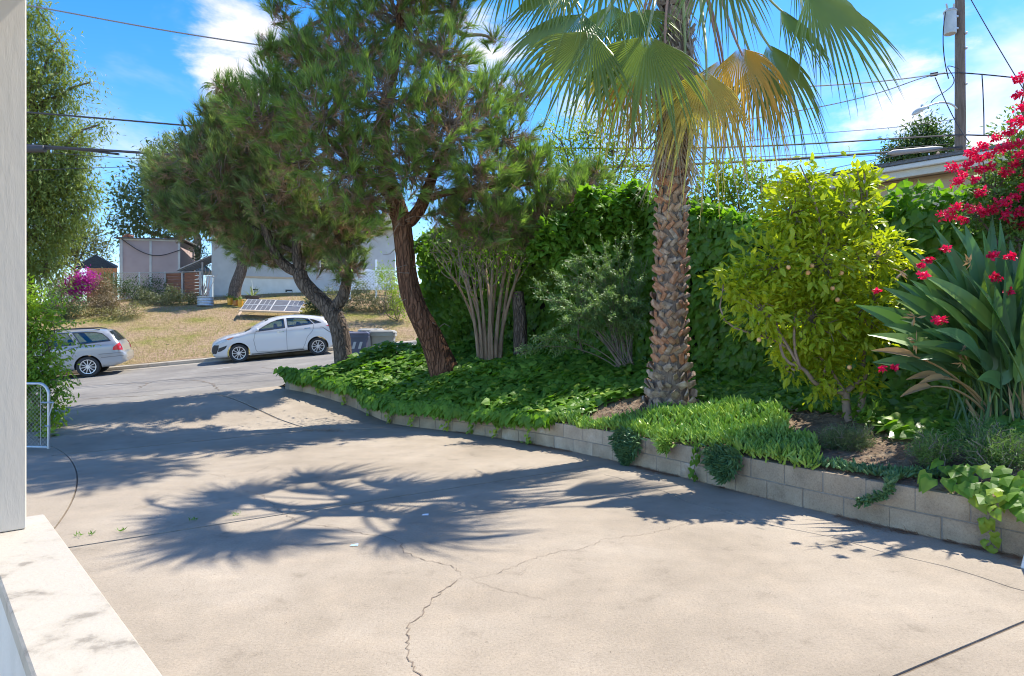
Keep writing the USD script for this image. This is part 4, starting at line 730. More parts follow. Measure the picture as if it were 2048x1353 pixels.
def wire(name, label, px, w, mat=None, cat="wire", group=None):
    pts = spline([P(*a) for a in px], 60); t = obj(name, tube(pts, w, 6), mat or m_wire, None, label=label, cat=cat, group=group); return t
m_wgrey = solid("cable_grey", (.20, .20, .21), rough=.6)
wire("overhead_cable", "thick black cable low across the left tree and behind the pines", [(-200, 268, 20), (55, 291, 20), (330, 309, 20), (700, 333, 20.5), (1100, 337, 21), (1500, 323, 21.3), (1760, 306, 21.7), (1925, 296, 21.8)], .040)
wire("overhead_cable", "smooth black cable second from the top on the left side", [(-200, 204, 20), (55, 225, 20), (390, 253, 20), (800, 285, 20.5), (1200, 297, 21), (1560, 291, 21.3), (1800, 277, 21.6), (1925, 270, 21.8)], .026)
wire("overhead_cable", "topmost twisted grey cable sloping from the upper left corner", [(-200, -20, 18), (60, 12, 18), (300, 56, 18), (530, 92, 18.4), (900, 138, 19.5), (1300, 172, 20.5), (1640, 172, 21), (1890, 146, 21.8)], .020, m_wgrey)
wire("overhead_cable", "fine lower wire descending left beside the thick cable", [(100, 306, 24), (280, 318, 24), (700, 330, 24), (1300, 330, 24), (1900, 300, 23)], .012)
wire("overhead_cable", "fine lowest wire rising slightly to the right on the left side", [(-100, 346, 25), (140, 338, 25), (300, 333, 25), (700, 331, 25), (1200, 326, 24), (1900, 288, 22.5)], .012)
wire("service_drop", "wire from the pole sloping down left toward the palm, above the clouds", [(1380, 262, 17), (1670, 208, 20), (1800, 172, 21.3), (1862, 152, 21.8), (1918, 146, 21.9)], .016)
wire("service_drop", "fine wire above the street light's tree running left from the pole", [(1480, 285, 21), (1640, 267, 21.3), (1800, 254, 21.6), (1912, 238, 21.8)], .010)
wire("service_drop", "thin wire sagging left under the thick cable by the roof", [(1430, 395, 18), (1600, 352, 20), (1760, 318, 21), (1925, 292, 21.8)], .012)
wire("service_drop", "cable leaving the pole to the right edge of the picture", [(1918, 146, 21.9), (1960, 149, 21.5), (2048, 158, 21), (2150, 170, 20)], .022)
wire("service_drop", "cable leaving the pole base to the right above the roof", [(1925, 270, 21.9), (1990, 272, 21.6), (2060, 274, 21.3), (2150, 276, 21)], .026)
wire("guy_wire", "straight guy wire slanting from the pole top to the right edge", [(1920, -40, 22), (1985, 75, 21.5), (2060, 200, 21)], .016)
wire("drop_cable", "vertical drop cable hanging right of the pole", [(1964, 150, 21.5), (1967, 210, 21.5), (1968, 272, 21.5)], .018)
wire("drop_cable", "crossing loose cable left of the pole above the lamp", [(1870, 155, 21.7), (1892, 205, 21.7), (1915, 250, 21.6), (1938, 285, 21.5)], .016)
wire("drop_cable", "looped cable from the street light up to the pole", [(1862, 206, 21.6), (1888, 185, 21.6), (1908, 160, 21.6), (1898, 140, 21.6), (1918, 138, 21.8)], .014)
t = thing("cable_splice", "black cylindrical splice case hung under the thick cable at left", "splice case"); a = P(40, 299, 20); b = P(92, 298, 20); obj("splice_case", tube([a, a+(b-a)*.05, a+(b-a)*.95, b], [.06, .11, .11, .05], 12), m_wire, t, smooth=40); obj("strap", MB().tube([P(66, 288, 20)+[0, 0, .02], P(66, 305, 20)], .02, 5).out(), m_galv, t); obj("tail", tube(spline([P(92, 298, 20), P(150, 299, 20), P(205, 305, 20), P(238, 309, 20)], 16), [.035]*16, 6), m_wire, t)
t = thing("cable_splice", "long grey splice bundle on the thick cable left of the pole", "splice case"); obj("splice_case", tube([P(1775, 308, 21.6), P(1785, 306, 21.6), P(1870, 298, 21.7), P(1885, 296, 21.7)], [.03, .09, .09, .03], 10), m_wgrey, t, smooth=40); obj("insulator", MB().tube([P(1862, 150, 21.8), P(1874, 148, 21.8)], .07, 8).out(), m_wire, t)
# a white board leaning at the right edge of the picture
wb = hit(2041, 1136, zdrive); t = thing("leaning_board", "white painted board standing against the block wall at the right edge", "board"); v, f = cham_box((.5, .03, .62), .004); Rz = axes_rot([.83, -.50, -.24], [.1, .16, 1]); obj("panel", ((v+[.25, 0, .31]) @ Rz.T+wb, f), m_white, t)
# ------------------------------------------------------------------ vegetation
m_pbark = bark("pine_bark", [(.07, .037, .024), (.165, .078, .044), (.25, .14, .085)], scale=15, stretch=(1, 1, .13), bump=.06)
m_pbark2 = bark("grey_pine_bark", [(.085, .062, .048), (.16, .12, .095), (.23, .18, .14)], scale=17, stretch=(1, 1, .2), bump=.05)
m_twig = solid("grey_twig", [(.16, .125, .10), (.27, .22, .18)], scale=8, rough=.9)
m_brown = solid("brown_branch", [(.10, .07, .05), (.17, .125, .09)], scale=8, rough=.9)
def leaves(r, tpl, c, out, length, width=None, w_out=.5, w_rand=.6, grav=.0, up=.6):
    n = len(c); d = unit(out*w_out+rdir(r, n)*w_rand+[0, 0, -grav]); nr = unit(np.array([0, 0, up])+rdir(r, n)*.5+out*.4)
    L = length*(.65+.7*r.random(n)); return scatter(tpl, c, d, nr, L, L*(width or 1.0))
def limb(r, a, b, r0, r1, wob=.12, n=9, sides=6, sag=0.0):
    a, b = np.asarray(a, float), np.asarray(b, float); L = np.linalg.norm(b-a); b = b+(L < .02)*np.array([0, 0, .05]); L = max(L, .05); m1 = a+(b-a)*.35+r.normal(size=3)*wob*L; m2 = a+(b-a)*.7+r.normal(size=3)*wob*L*.7-[0, 0, sag*L]
    return tube(spline([a, m1, m2, b], n), np.linspace(r0, r1, n), sides, cap=False)
def tree(name, label, cat, base, blobs, mat, n, llen, tpl=LEAF2, width=None, tmat=None, tr=.15, k=9, csize=.28, seed=1, shell=.5, grav=.1, group=None, hub=None, ntwig=60, crown="crown", trunk="trunk", w_out=.5, up=.6, sides=8):
    r = rng(seed); t = thing(name, label, cat, group); base = np.asarray(base, float); cs = np.array([b[0] for b in blobs]); hub = np.asarray(hub, float) if hub is not None else cs.mean(0)*[1, 1, 1]*.5+base*.5
    c, o, kk = in_blobs(r, blobs, n//k, shell); cc = np.repeat(c, k, 0)+r.normal(size=(len(c)*k, 3))*csize*.5; oo = np.repeat(o, k, 0)
    obj(crown, leaves(r, tpl, cc, oo, llen, width, w_out=w_out, grav=grav, up=up), mat, t)
    mb = MB()
    if tr > 0: mb.add(limb(r, base-[0, 0, .1], hub, tr, tr*.7, wob=.04, sides=sides))
    for b in cs: mb.add(limb(r, hub if tr > 0 else base, b, max(tr*.5, .02), max(tr*.12, .008), wob=.10, sides=5))
    obj(trunk, mb.out(), tmat or m_brown, t, smooth=60)
    mb = MB()
    for i in r.choice(len(c), min(ntwig, len(c)), replace=False): mb.add(limb(r, cs[kk[i]], c[i], max(tr*.10, .008), .004, wob=.10, n=6, sides=4))
    if ntwig: obj("twigs", mb.out(), tmat or m_brown, t)
    return t
def B(Y, lst, depth=1.0):                       # crown lobes given by picture position and size at distance Y (+ optional offset)
    out = []
    for a in lst:
        y = Y+(a[3] if len(a) > 3 else 0); s = FPX/y; out.append((P(a[0], a[1], y), np.array([a[2]/s, a[2]/s*depth, a[2]/s])))
    return out

# ---- pines
def tufts(r, c, ax, L, n, wid, spread=.75, back=.6):
    """Bunches of needles: c centres, ax twig directions."""
    N = len(c); cc = np.repeat(c, n, 0); aa = np.repeat(ax, n, 0); d = unit(aa*1.0+rdir(r, N*n)*spread*1.3); st = cc-aa*(L*back*r.random((N*n, 1))); LL = np.repeat(L*(.8+.4*r.random(N)), n)*(.7+.5*r.random(N*n))
    return scatter(NEEDLE, st, d, rdir(r, N*n), LL, wid)
m_needle = leafy("pine_needles", [(.10, .16, .05), (.18, .30, .07), (.29, .43, .10), (.43, .54, .15), (.56, .60, .24)], rough=.5, trans=.32, clump=5.0, cw=.62)
m_needle2 = leafy("dull_pine_needles", [(.11, .16, .065), (.17, .25, .09), (.27, .35, .13), (.40, .44, .20), (.50, .48, .27)], rough=.55, trans=.30, clump=5.0, cw=.62)
m_deadn = leafy("dead_needles", [(.25, .165, .10), (.40, .26, .16), (.54, .38, .25), (.64, .50, .36)], rough=.7, trans=.15, tint=(1.1, 1, .85), clump=2.5, cw=.4)
def pine(label, path, rad, forks, blobs, nt, seed, mats, bmat, dead=.35, L=.27, per=42):
    r = rng(seed); t = thing("pine_tree", label, "tree"); mb = MB(); pth = spline(path, 34); rr = np.interp(np.linspace(0, 1, 34), np.linspace(0, 1, len(rad)), rad); mb.add(tube(pth, rr, 22, rough=.22, seed=seed))
    ends = [pth[-1]]
    for fp, fr in forks: q = spline(fp, 22); mb.add(tube(q, np.linspace(fr[0], fr[1], 22), 14, rough=.2, seed=seed+3)); ends += [q[-1], q[len(q)//2], q[-5]]
    obj("trunk", mb.out(), bmat, t, smooth=70); ends = np.array(ends)
    cs = np.array([b[0] for b in blobs]); mb = MB(); nodes = [e for e in ends]
    for i in np.argsort(((cs[:, None]-ends[None])**2).sum(-1).min(1)):
        A = np.array(nodes); w = np.linalg.norm(A-cs[i], axis=1)+np.maximum(0, A[:, 2]-cs[i][2])*.5; a = A[np.argmin(w)]; mb.add(limb(r, a, cs[i], .055, .025, wob=.10, n=10, sides=7)); nodes.append(cs[i])
    c, o, k = in_blobs(r, blobs, nt, .25); tw = MB()
    ax = unit(o*.75+np.array([0, 0, .55])+rdir(r, nt)*.45)
    for i in range(0, nt, 4): mb.add(limb(r, cs[k[i]], c[i]-ax[i]*.05, .016, .006, wob=.12, n=6, sides=4))
    obj("branches", mb.out(), m_twig, t)
    R = np.array([b[1][0] for b in blobs]); rel = np.linalg.norm((c-cs[k])/np.array([b[1] for b in blobs])[k], axis=1); low = (c[:, 2]-cs[k][:, 2])/R[k]
    pd = np.clip(dead*1.5*(1.15-rel)+dead*.55*(-low), 0, .9); isd = r.random(nt) < pd
    obj("crown", tufts(r, c[~isd], ax[~isd], L, per, .0125, spread=.38, back=.85), mats, t)
    j = np.where(isd)[0]; j2 = np.where(~isd)[0][::2]; cd = np.vstack([c[j], c[j2]-ax[j2]*L*.95]); ad = np.vstack([unit(ax[j]+[0, 0, -.6]), ax[j2]]); obj("dead_needles", tufts(r, cd, ad, L*.95, per//2, .008, spread=.8), m_deadn, t)
    # short dead snags on the trunk
    mb = MB()
    for i in range(16): a = pth[int(r.integers(10, 33))]; mb.add(limb(r, a, a+rdir(r, 1)[0]*[.5, .5, .3]*(.5+.7*r.random()), .012, .004, wob=.2, n=6, sides=4))
    obj("dead_twigs", mb.out(), m_twig, t)
    return t
YP = 13.0
fork2 = P(800, 432, YP)
tr2 = [P(893, 760, 13.15), P(868, 690, 13.1), P(845, 640, YP), P(823, 590, YP), P(813, 540, YP), P(808, 485, YP), fork2]
b2 = B(YP, [(800, 40, 125, .3), (700, 100, 95, -.3), (620, 130, 85), (560, 170, 75, .4), (595, 80, 45), (540, 90, 34), (880, 110, 85, -.4), (965, 200, 85), (1010, 280, 85, .5), (900, 250, 115, -.8), (780, 200, 120, -.7), (650, 235, 105, -.6), (540, 235, 80), (830, 330, 100, -.6), (700, 325, 105, -.4), (960, 350, 85, -.5), (1060, 340, 70, .3), (1135, 365, 55, .6), (1190, 350, 45, .8), (1000, 430, 68, -.3), (1080, 440, 50), (600, 320, 75), (480, 195, 60, .3), (450, 175, 30), (905, 20, 55), (985, 80, 26, .3), (1040, 190, 50, .6), (760, -90, 130), (880, -70, 90), (740, 400, 55, -.3), (660, 20, 45), (920, 440, 45), (955, 470, 40), (1050, 470, 42), (1125, 425, 44, .3), (880, 420, 40), (700, 400, 50), (1000, 385, 58), (1085, 400, 52), (1150, 400, 46), (930, 395, 48), (1015, 455, 42), (1100, 455, 38, .3), (1180, 375, 40, .4), (700, -190, 120), (830, -210, 120), (760, -310, 100), (610, -70, 80), (560, 20, 40), (960, -60, 60), (985, -150, 100, -1.6), (900, -120, 100, -1.4), (1060, -260, 110, -1.6), (930, -300, 110, -1.0)])
pine("shaggy front pine with leaning reddish-brown trunk rising from the ivy", tr2, [.30, .25, .225, .212, .205, .198, .185],
     [([fork2, P(785, 390, YP), P(770, 340, YP), P(765, 260, 13.1), P(790, 120, 13.1), P(800, 10, 13)], (.19, .07)), ([P(812, 445, YP), P(835, 425, 12.9), P(850, 395, 12.8), P(866, 350, 12.8), P(900, 280, 12.7), P(950, 220, 12.8)], (.14, .045)), ([P(790, 400, YP), P(730, 350, 12.9), P(660, 280, 12.6), P(600, 200, 12.8)], (.10, .03)), ([P(850, 400, 12.8), P(920, 380, 12.7), P(1010, 370, 12.8), P(1120, 365, 13.2)], (.08, .02))], b2, 6000, 31, m_needle, m_pbark, dead=.50)
YL = 14.7
f1 = P(658, 620, YL); f2 = P(600, 545, YL)
trl = [P(692, 745, YL), P(684, 690, YL), P(673, 645, YL), f1, P(632, 592, YL), P(610, 570, YL), f2]
bl = B(YL, [(430, 275, 65), (385, 330, 68), (340, 365, 52, .3), (320, 330, 34, .4), (450, 350, 88, -.4), (415, 420, 66), (520, 305, 85, -.3), (565, 385, 85, -.5), (480, 430, 58), (640, 420, 80, -.4), (690, 470, 58), (505, 490, 46), (620, 505, 50, .5), (695, 535, 42, -.3), (365, 440, 40), (575, 465, 55, .3), (330, 420, 36), (470, 235, 50), (420, 215, 28), (590, 260, 60), (740, 430, 45, .6), (545, 505, 34)])
pine("dark left pine with forked grey trunk beside the blue bin", trl, [.235, .21, .20, .21, .18, .17, .155],
     [([f1, P(684, 596, YL), P(694, 560, YL), P(700, 510, YL), P(690, 470, YL)], (.15, .06)), ([f2, P(560, 522, 14.6), P(538, 480, 14.5), P(520, 420, 14.4), P(470, 350, 14.3)], (.13, .05)), ([P(600, 545, YL), P(594, 505, YL), P(592, 450, YL), P(580, 380, YL)], (.13, .06)), ([P(594, 505, YL), P(560, 490, 14.6), P(500, 450, 14.5), P(430, 420, 14.5)], (.06, .025))], bl, 3300, 47, m_needle2, m_pbark2, dead=.36, L=.24, per=40)

# ---- ivy: hedge over the far fence, ground cover, vines on the wall
m_ivy = leafy("ivy_leaf", [(.12, .24, .035), (.17, .32, .045), (.25, .41, .06), (.40, .54, .09)], rough=.36, trans=.48, tint=(1.5, 1.6, .4), clump=1.4, cw=.35, spec=.5)
m_ivyb = leafy("bright_ivy_leaf", [(.11, .23, .028), (.19, .35, .045), (.29, .46, .06), (.50, .60, .10)], rough=.5, trans=.46, tint=(1.5, 1.6, .4), clump=1.6, cw=.3, spec=.28)
m_lime = leafy("young_ivy_leaf", [(.17, .29, .035), (.34, .44, .045), (.54, .50, .06), (.44, .30, .12)], rough=.45, trans=.35, clump=3)
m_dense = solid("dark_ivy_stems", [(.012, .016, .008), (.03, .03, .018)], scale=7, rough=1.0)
HP = spline([(7.3, 3.6), (6.9, 4.4), (5.85, 6.9), (4.95, 8.5), (4.15, 10.0), (3.1, 11.7), (2.0, 13.3), (.7, 14.9), (-.5, 15.6), (-1.5, 15.45), (-2.2, 15.0)], 90)
HARC = np.r_[0, np.cumsum(np.linalg.norm(np.diff(HP, axis=0), axis=1))]; HL = HARC[-1]
HTOP = np.interp(np.linspace(0, 1, 90), [0, .2, .35, .48, .62, .76, .86, .94, 1], [2.95, 3.15, 3.25, 3.5, 4.3, 4.6, 4.6, 4.3, 3.7])
def hedge_at(t): p = np.stack([np.interp(t, HARC, HP[:, k]) for k in (0, 1)], -1); q = np.stack([np.interp(t+.1, HARC, HP[:, k])-np.interp(t-.1, HARC, HP[:, k]) for k in (0, 1)], -1); d = unit(q); return p, np.stack([-d[..., 1], d[..., 0]], -1), np.interp(t, HARC, HTOP)
def hbulge(t, z): return .34*(fbm(np.stack([t*.9, z*1.1, t*0], -1), 3, 12)-.3)*1.4
t = thing("ivy_hedge", "tall wall of dark ivy over the back fence, running to the right edge", "hedge"); r = rng(61)
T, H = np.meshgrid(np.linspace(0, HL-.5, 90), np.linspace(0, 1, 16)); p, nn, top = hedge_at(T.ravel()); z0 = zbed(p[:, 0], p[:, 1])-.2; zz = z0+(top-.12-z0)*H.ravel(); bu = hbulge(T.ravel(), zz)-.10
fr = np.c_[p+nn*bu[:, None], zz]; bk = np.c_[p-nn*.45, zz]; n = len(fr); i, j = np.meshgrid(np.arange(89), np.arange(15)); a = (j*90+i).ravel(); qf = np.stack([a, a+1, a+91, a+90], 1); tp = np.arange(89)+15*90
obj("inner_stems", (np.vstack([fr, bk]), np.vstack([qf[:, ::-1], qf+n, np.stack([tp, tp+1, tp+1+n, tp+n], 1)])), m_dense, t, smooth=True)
N = 15000; tt = HL*r.random(N)**.9; p, nn, top = hedge_at(tt); z0 = zbed(p[:, 0], p[:, 1]); hz = r.random(N); zz = z0+(top-z0)*hz+.0; c = np.c_[p+nn*(hbulge(tt, zz)+.14*r.random(N)-.04)[:, None], zz]; out = np.c_[nn, np.full(N, .25)]
d = unit(out*.25+rdir(r, N)*.55+[0, 0, -.75]); nr = unit(out+rdir(r, N)*.45); L = .165*(.5+.8*r.random(N)); obj("leaves", scatter(IVY, c, d, nr, L), m_ivy, t)
N = 6500; tt = HL*r.random(N); p, nn, top = hedge_at(tt); c = np.c_[p+nn*(.30*r.random(N)-.42+.25*r.random(N))[:, None], top-.05+.28*r.random(N)**1.6*(fbm(np.stack([tt*1.7, tt*0, tt*0], -1), 3, 5)*2)]; d = unit(rdir(r, N)*.8+np.c_[nn*.5, np.full(N, .1)]); obj("top_leaves", scatter(IVY, c, d, unit(np.array([0, 0, .8])+rdir(r, N)*.6+np.c_[nn*.4, np.zeros(N)]), .115*(.6+.7*r.random(N))), m_ivyb, t)

WL = WARC[-1]
def bed_pts(r, n, t0, t1, o0, o1): tt = t0+(t1-t0)*r.random(n); oo = o0+(o1-o0)*r.random(n); p, d = wall_at(tt); nb = np.stack([d[:, 1], -d[:, 0]], 1); return p+nb*oo[:, None], tt, oo
def keep_ivy(q, tt, oo):                     # where ivy covers the bed
    s, dd = sd(q[:, 0], q[:, 1]); w = fbm(np.c_[q*1.3, q[:, 0]*0], 3, 77)
    left = tt > 9.9+.9*(w-.5)+np.clip(oo-.2, 0, 1)*-.6
    back = oo > np.interp(tt, [0, 3.5, 5, 6.2, 7.5, 9.2, 10], [.9, .8, .85, 1.5, 1.55, 1.15, .5])+.5*(w-.5)
    return (left | back) & (dd < .05)
t = thing("ivy_ground_cover", "glossy ivy carpet under the pines, spilling over the low block wall", "ivy", kind="stuff"); r = rng(63)
q, tt, oo = bed_pts(r, 34000, 2.5, WL-.02, -.02, 3.6); k = keep_ivy(q, tt, oo); q, tt, oo = q[k], tt[k], oo[k]; h = (.05+.26*fbm(np.c_[q*1.9, q[:, 0]*0], 3, 9)*np.clip((tt-8)/2, .35, 1))*r.random(len(q))**.5
c = np.c_[q, zbed(q[:, 0], q[:, 1])+h]; n = len(c); d = unit(rdir(r, n)*[1, 1, .25]+[-.35, -.5, -.15]); nr = unit(np.array([-.3, -.45, .9])+rdir(r, n)*.6); sp = np.clip((tt-8)/3, 0, 1) > r.random(n)
obj("leaves", scatter(IVY, c[~sp], d[~sp], nr[~sp], .155*(.35+1.0*r.random((~sp).sum()))), m_ivy, t); obj("bright_leaves", scatter(IVY, c[sp], d[sp], nr[sp], .145*(.35+1.0*r.random(sp.sum()))), m_ivyb, t)
k_ = r.random(n) < .035; obj("old_leaves", scatter(IVY, c[k_]+[0, 0, .03], d[k_], nr[k_], .11*(.5+.8*r.random(k_.sum()))), m_lime, t, kind="stuff")
# the overhang: ivy rolling down the face of the wall
n = 3000; tt = 9.9+(WL-9.9)*r.random(n); drop = (.05+.20*fbm(np.c_[tt*1.3, tt*0, tt*0], 3, 31)*np.clip((tt-9.7)/2.5, .25, 1.3)); f = r.random(n)**.8; p, dd = wall_at(tt); nb = np.stack([dd[:, 1], -dd[:, 0]], 1); o = -.05-.16*np.sin(f*2.2)*r.random(n)+.12*(1-f)*r.random(n)
c = np.c_[p+nb*o[:, None], zdrive(p[:, 0], p[:, 1])+WT+.10-f*drop*(.4+.8*fbm(np.c_[tt*3.1, f*2, tt*0], 2, 4))-.05*r.random(n)]; d = unit(np.c_[-nb*.35, np.full(n, -.9)]+rdir(r, n)*.5); obj("overhang_leaves", scatter(IVY, c, d, unit(np.c_[-nb, np.full(n, .55)]+rdir(r, n)*.65), .14*(.6+.7*r.random(n))), m_ivyb, t)
nv = 0
VN = ["leftmost", "second from the left", "third from the left", "fourth from the left", "fifth from the left", "sixth from the left", "fourth from the right", "third from the right", "second from the right"]
for i_, (t0, ln, sl) in enumerate([(16.2, .35, .1), (15.4, .38, .15), (14.5, .36, .25), (13.8, .38, .2), (13.0, .36, .3), (12.2, .40, .2), (11.5, .40, .35), (10.9, .36, .3), (10.2, .42, .25), (7.1, .38, .05), (4.2, .40, .04)]):
    p0, d0 = wall_at(t0); nb = np.array([d0[1], -d0[0]]); vine = thing("ivy_vine", "single ivy vine hanging down the wall between two ice plant clumps" if i_ == 9 else ("short lime ivy vine hanging down the wall at the right edge" if i_ == 10 else "thin trailing ivy vine on the left stretch of block wall, "+VN[i_]), "vine", None if i_ > 8 else "ivy vines trailing down the left stretch of wall")
    m = 9; s_ = np.linspace(0, 1, m); pts = np.c_[p0+d0*(s_*sl+.02*np.sin(s_*9+t0))[:, None]-nb*(.03+.05*np.sin(s_*3.1))[:, None], zdrive(*p0)+WT+.02-ln*s_]; obj("stem", tube(pts, .004, 4), m_brown, vine)
    q = np.repeat(pts, 2, 0)+r.normal(size=(m*2, 3))*.025-np.r_[nb*.02, 0]; obj("leaves", scatter(IVY, q, unit(np.r_[-nb*.3, -.8]+rdir(r, m*2)*.5), unit(np.r_[-nb, .4]+rdir(r, m*2)*.3), .085*(.5+.7*r.random(m*2))), m_lime if i_ != 9 else m_ivyb, vine)
t = thing("ivy_clump", "clump of large ivy leaves folding over the wall top at the right edge", "ivy"); r = rng(64)
for k in range(64):
    tq = 3.85+.55*r.random() if k < 46 else 4.4+.35*r.random(); p0, d0 = wall_at(tq); nb = np.array([d0[1], -d0[0]]); f = r.random(); c = np.r_[p0+nb*(.30*(1-f)-.06), zdrive(*p0)+WT+.05+.17*(1-f)-.10*f*(k < 46)]
    obj("leaf", scatter(IVY, c[None], unit(np.r_[-nb*.6, -.6]+rdir(r, 1)[0]*.5)[None], unit(np.r_[-nb*.7, .8]+rdir(r, 1)[0]*.35)[None], np.array([.10+.06*r.random()])), m_ivyb if r.random() < .75 else m_lime, t)

# ---- fan palm
PB = np.array([2.27, 9.35]); zb0 = float(zbed(*PB)); YA = 9.35
m_boot = [solid("palm_boot_tan", [(.18, .095, .055), (.33, .20, .125), (.48, .34, .24)], scale=16, rough=.9, bump=.01, bscale=40, stretch=(1, 1, .5)), solid("palm_boot_orange", [(.22, .09, .045), (.36, .165, .085), (.46, .26, .16)], scale=14, rough=.85, bump=.01, bscale=40), solid("palm_boot_grey", [(.15, .105, .075), (.29, .215, .16), (.46, .36, .28)], scale=12, rough=.95, bump=.01, bscale=40)]
m_fibre = solid("palm_fibre", [(.11, .075, .055), (.21, .15, .11), (.30, .23, .175)], scale=20, rough=.95, bump=.02, bscale=60, stretch=(3, 3, .4))
palm = thing("fan_palm", "tall fan palm with cross-hatched boots on its trunk and drooping fan leaves", "palm tree"); r = rng(81)
ZT = 7.6; zz = np.linspace(zb0-.15, ZT, 30); cx = PB[0]+.10*np.clip((zz-2)/5, 0, 1)+.0*zz; rad = np.interp(zz, [zb0-.15, zb0+.15, zb0+.5, 2.5, 4.3, ZT], [.35, .29, .225, .19, .17, .18])
obj("trunk", tube(np.c_[cx, np.full(30, PB[1]), zz], rad, 26, rough=.10, seed=5), m_fibre, palm, smooth=60)
rows, per = 30, 14; z1 = 4.35; rest = MB()
for i in range(rows):
    z = zb0+.02+(z1-zb0)*i/(rows-1); x0 = np.interp(z, zz, cx); rr = np.interp(z, zz, rad)
    for k in range(per):
        a = 2*math.pi*(k+.5*(i % 2))/per+.12*r.normal()+i*.06; u = np.array([math.cos(a), math.sin(a), 0]); w = np.array([-math.sin(a), math.cos(a), 0]); roll = (.78 if (i % 2) else -.78)+.25*r.normal(); hh = .15*(.55+.8*r.random()); bwid = .052*(.75+.5*r.random())*rr/.22; lift = .028+.045*r.random(); low = z < zb0+.55
        if low: hh *= .8; lift += .03
        e1 = w*math.cos(roll)+np.array([0, 0, 1])*math.sin(roll); e2 = -w*math.sin(roll)+np.array([0, 0, 1])*math.cos(roll); c = np.array([x0, PB[1], z])+u*(rr-.012)
        pts = [c-e1*bwid-e2*hh*.5, c+e1*bwid-e2*hh*.5, c-e1*bwid*.72+e2*hh*.5+u*lift, c+e1*bwid*.72+e2*hh*.5+u*lift, c-e2*hh*.45+u*.03, c-e1*bwid*.5+e2*hh*.46+u*(lift+.026), c+e1*bwid*.5+e2*hh*.46+u*(lift+.026), c+e2*hh*.5+u*(lift+.012)]
        q = r.random(); m = m_boot[2] if (low or q < .22) else (m_boot[1] if q > .66 else m_boot[0]); (obj("leaf_base", hull(pts), m, palm) if u[1] < .12 else rest.add(hull(pts)))
obj("rear_leaf_bases", rest.out(), m_boot[0], palm, kind="stuff")
mb = MB()                                                     # ragged fibre and old boots higher up
for k in range(150): z = 4.3+2.9*r.random(); a = r.random()*6.28; x0 = np.interp(z, zz, cx); u = np.array([math.cos(a), math.sin(a), 0]); w = np.array([-math.sin(a), math.cos(a), 0])*(.06+.05*r.random()); c = np.array([x0, PB[1], z])+u*.17; e2 = np.array([0, 0, 1])*.16+w*r.normal()*.9; mb.add(hull([c-w, c+w, c-w*.6+e2+u*.09, c+w*.6+e2+u*.09, c+u*.04, c+e2+u*.12]))
obj("old_leaf_bases", mb.out(), m_boot[2], palm)
n = 650; a = r.random(n)*6.28; z = 4.2+2.2*r.random(n)**1.2; c = np.c_[np.interp(z, zz, cx)+np.cos(a)*.2, PB[1]+np.sin(a)*.2, z]; obj("hanging_fibres", scatter(NEEDLE, c, unit(np.c_[np.cos(a)*.25, np.sin(a)*.25, np.full(n, -1.0)]+r.normal(size=(n, 3))*.22), rdir(r, n), .35+.55*r.random(n), .026), solid("dry_fibre_strands", [(.33, .25, .18), (.50, .41, .32)], scale=5, rough=.9), palm)
def fmat(name, cols, tint=(1.4, 1.5, .45), tr=.33): return leafy(name, cols, rough=.38, trans=tr, tint=tint, clump=1.5, cw=.25, spec=.45)
m_fg = fmat("palm_leaf_green", [(.18, .25, .075), (.29, .37, .10), (.42, .47, .15)]); m_fy = fmat("palm_leaf_yellowing", [(.54, .40, .12), (.36, .38, .11), (.28, .35, .10), (.60, .48, .22)]); m_fb = fmat("palm_leaf_dry", [(.44, .31, .18), (.54, .41, .27), (.48, .29, .10), (.38, .26, .16)], tr=.2); m_fo = fmat("palm_leaf_orange", [(.62, .36, .07), (.46, .34, .11), (.38, .36, .11), (.56, .44, .28), (.30, .34, .10)])
m_pet = solid("palm_stalk_green", [(.22, .25, .09), (.32, .33, .14)], scale=6, rough=.5); m_petb = solid("palm_stalk_brown", [(.28, .15, .10), (.38, .22, .15)], scale=6, rough=.6)
CR = np.array([PB[0]+.10, PB[1], 7.45])
def fan(r, hub, d, nrm, L, spread=2.35, nseg=34, droop=.5, split=.46, fold=.14, curl=.12, lack=0.0):
    """A costapalmate fan: pleated inside, split into drooping strips outside."""
    d = unit(d); nrm = unit(nrm-np.dot(nrm, d)*d); side = np.cross(d, nrm); K = 9; V, F, n0 = [], [], 0; da = spread/nseg
    for j in range(nseg):
        if lack and r.random() < lack: continue
        a = -spread/2+(j+.5)*da; Lj = L*(1.0-.28*(abs(a)/(spread/2))**2)*(.9+.2*r.random()); sp = split*(.85+.3*r.random()); dr = droop*(.5+1.0*r.random()); tw = r.normal()*.10; pts = []
        for k in range(K):
            f = k/(K-1); rr = max(f, .03)*Lj; ca, sa = math.cos(a+tw*max(f-sp, 0)), math.sin(a+tw*max(f-sp, 0)); cen = d*rr*ca+side*rr*sa+nrm*(-fold*rr*(abs(math.sin(a))**1.4)-curl*rr*f*.6)
            e = max(f-sp, 0); cen = cen+np.array([0, 0, -1.0])*(dr*Lj*e**1.6*1.6); cen = cen*(1-.35*dr*e); hw = min(f, sp*1.02)*Lj*da*.5*(1 if f <= sp else max(1-((f-sp)/(1-sp))**1.1, .04)); t_ = unit(-d*sa+side*ca); lift = .95*hw
            pts += [hub+cen-t_*hw, hub+cen+nrm*lift, hub+cen+t_*hw]
        V += pts
        for k in range(K-1):
            b = n0+3*k; F += [[b, b+3, b+4], [b, b+4, b+1], [b+1, b+4, b+5], [b+1, b+5, b+2]]
        n0 += 3*K
    return np.array(V), np.array(F)
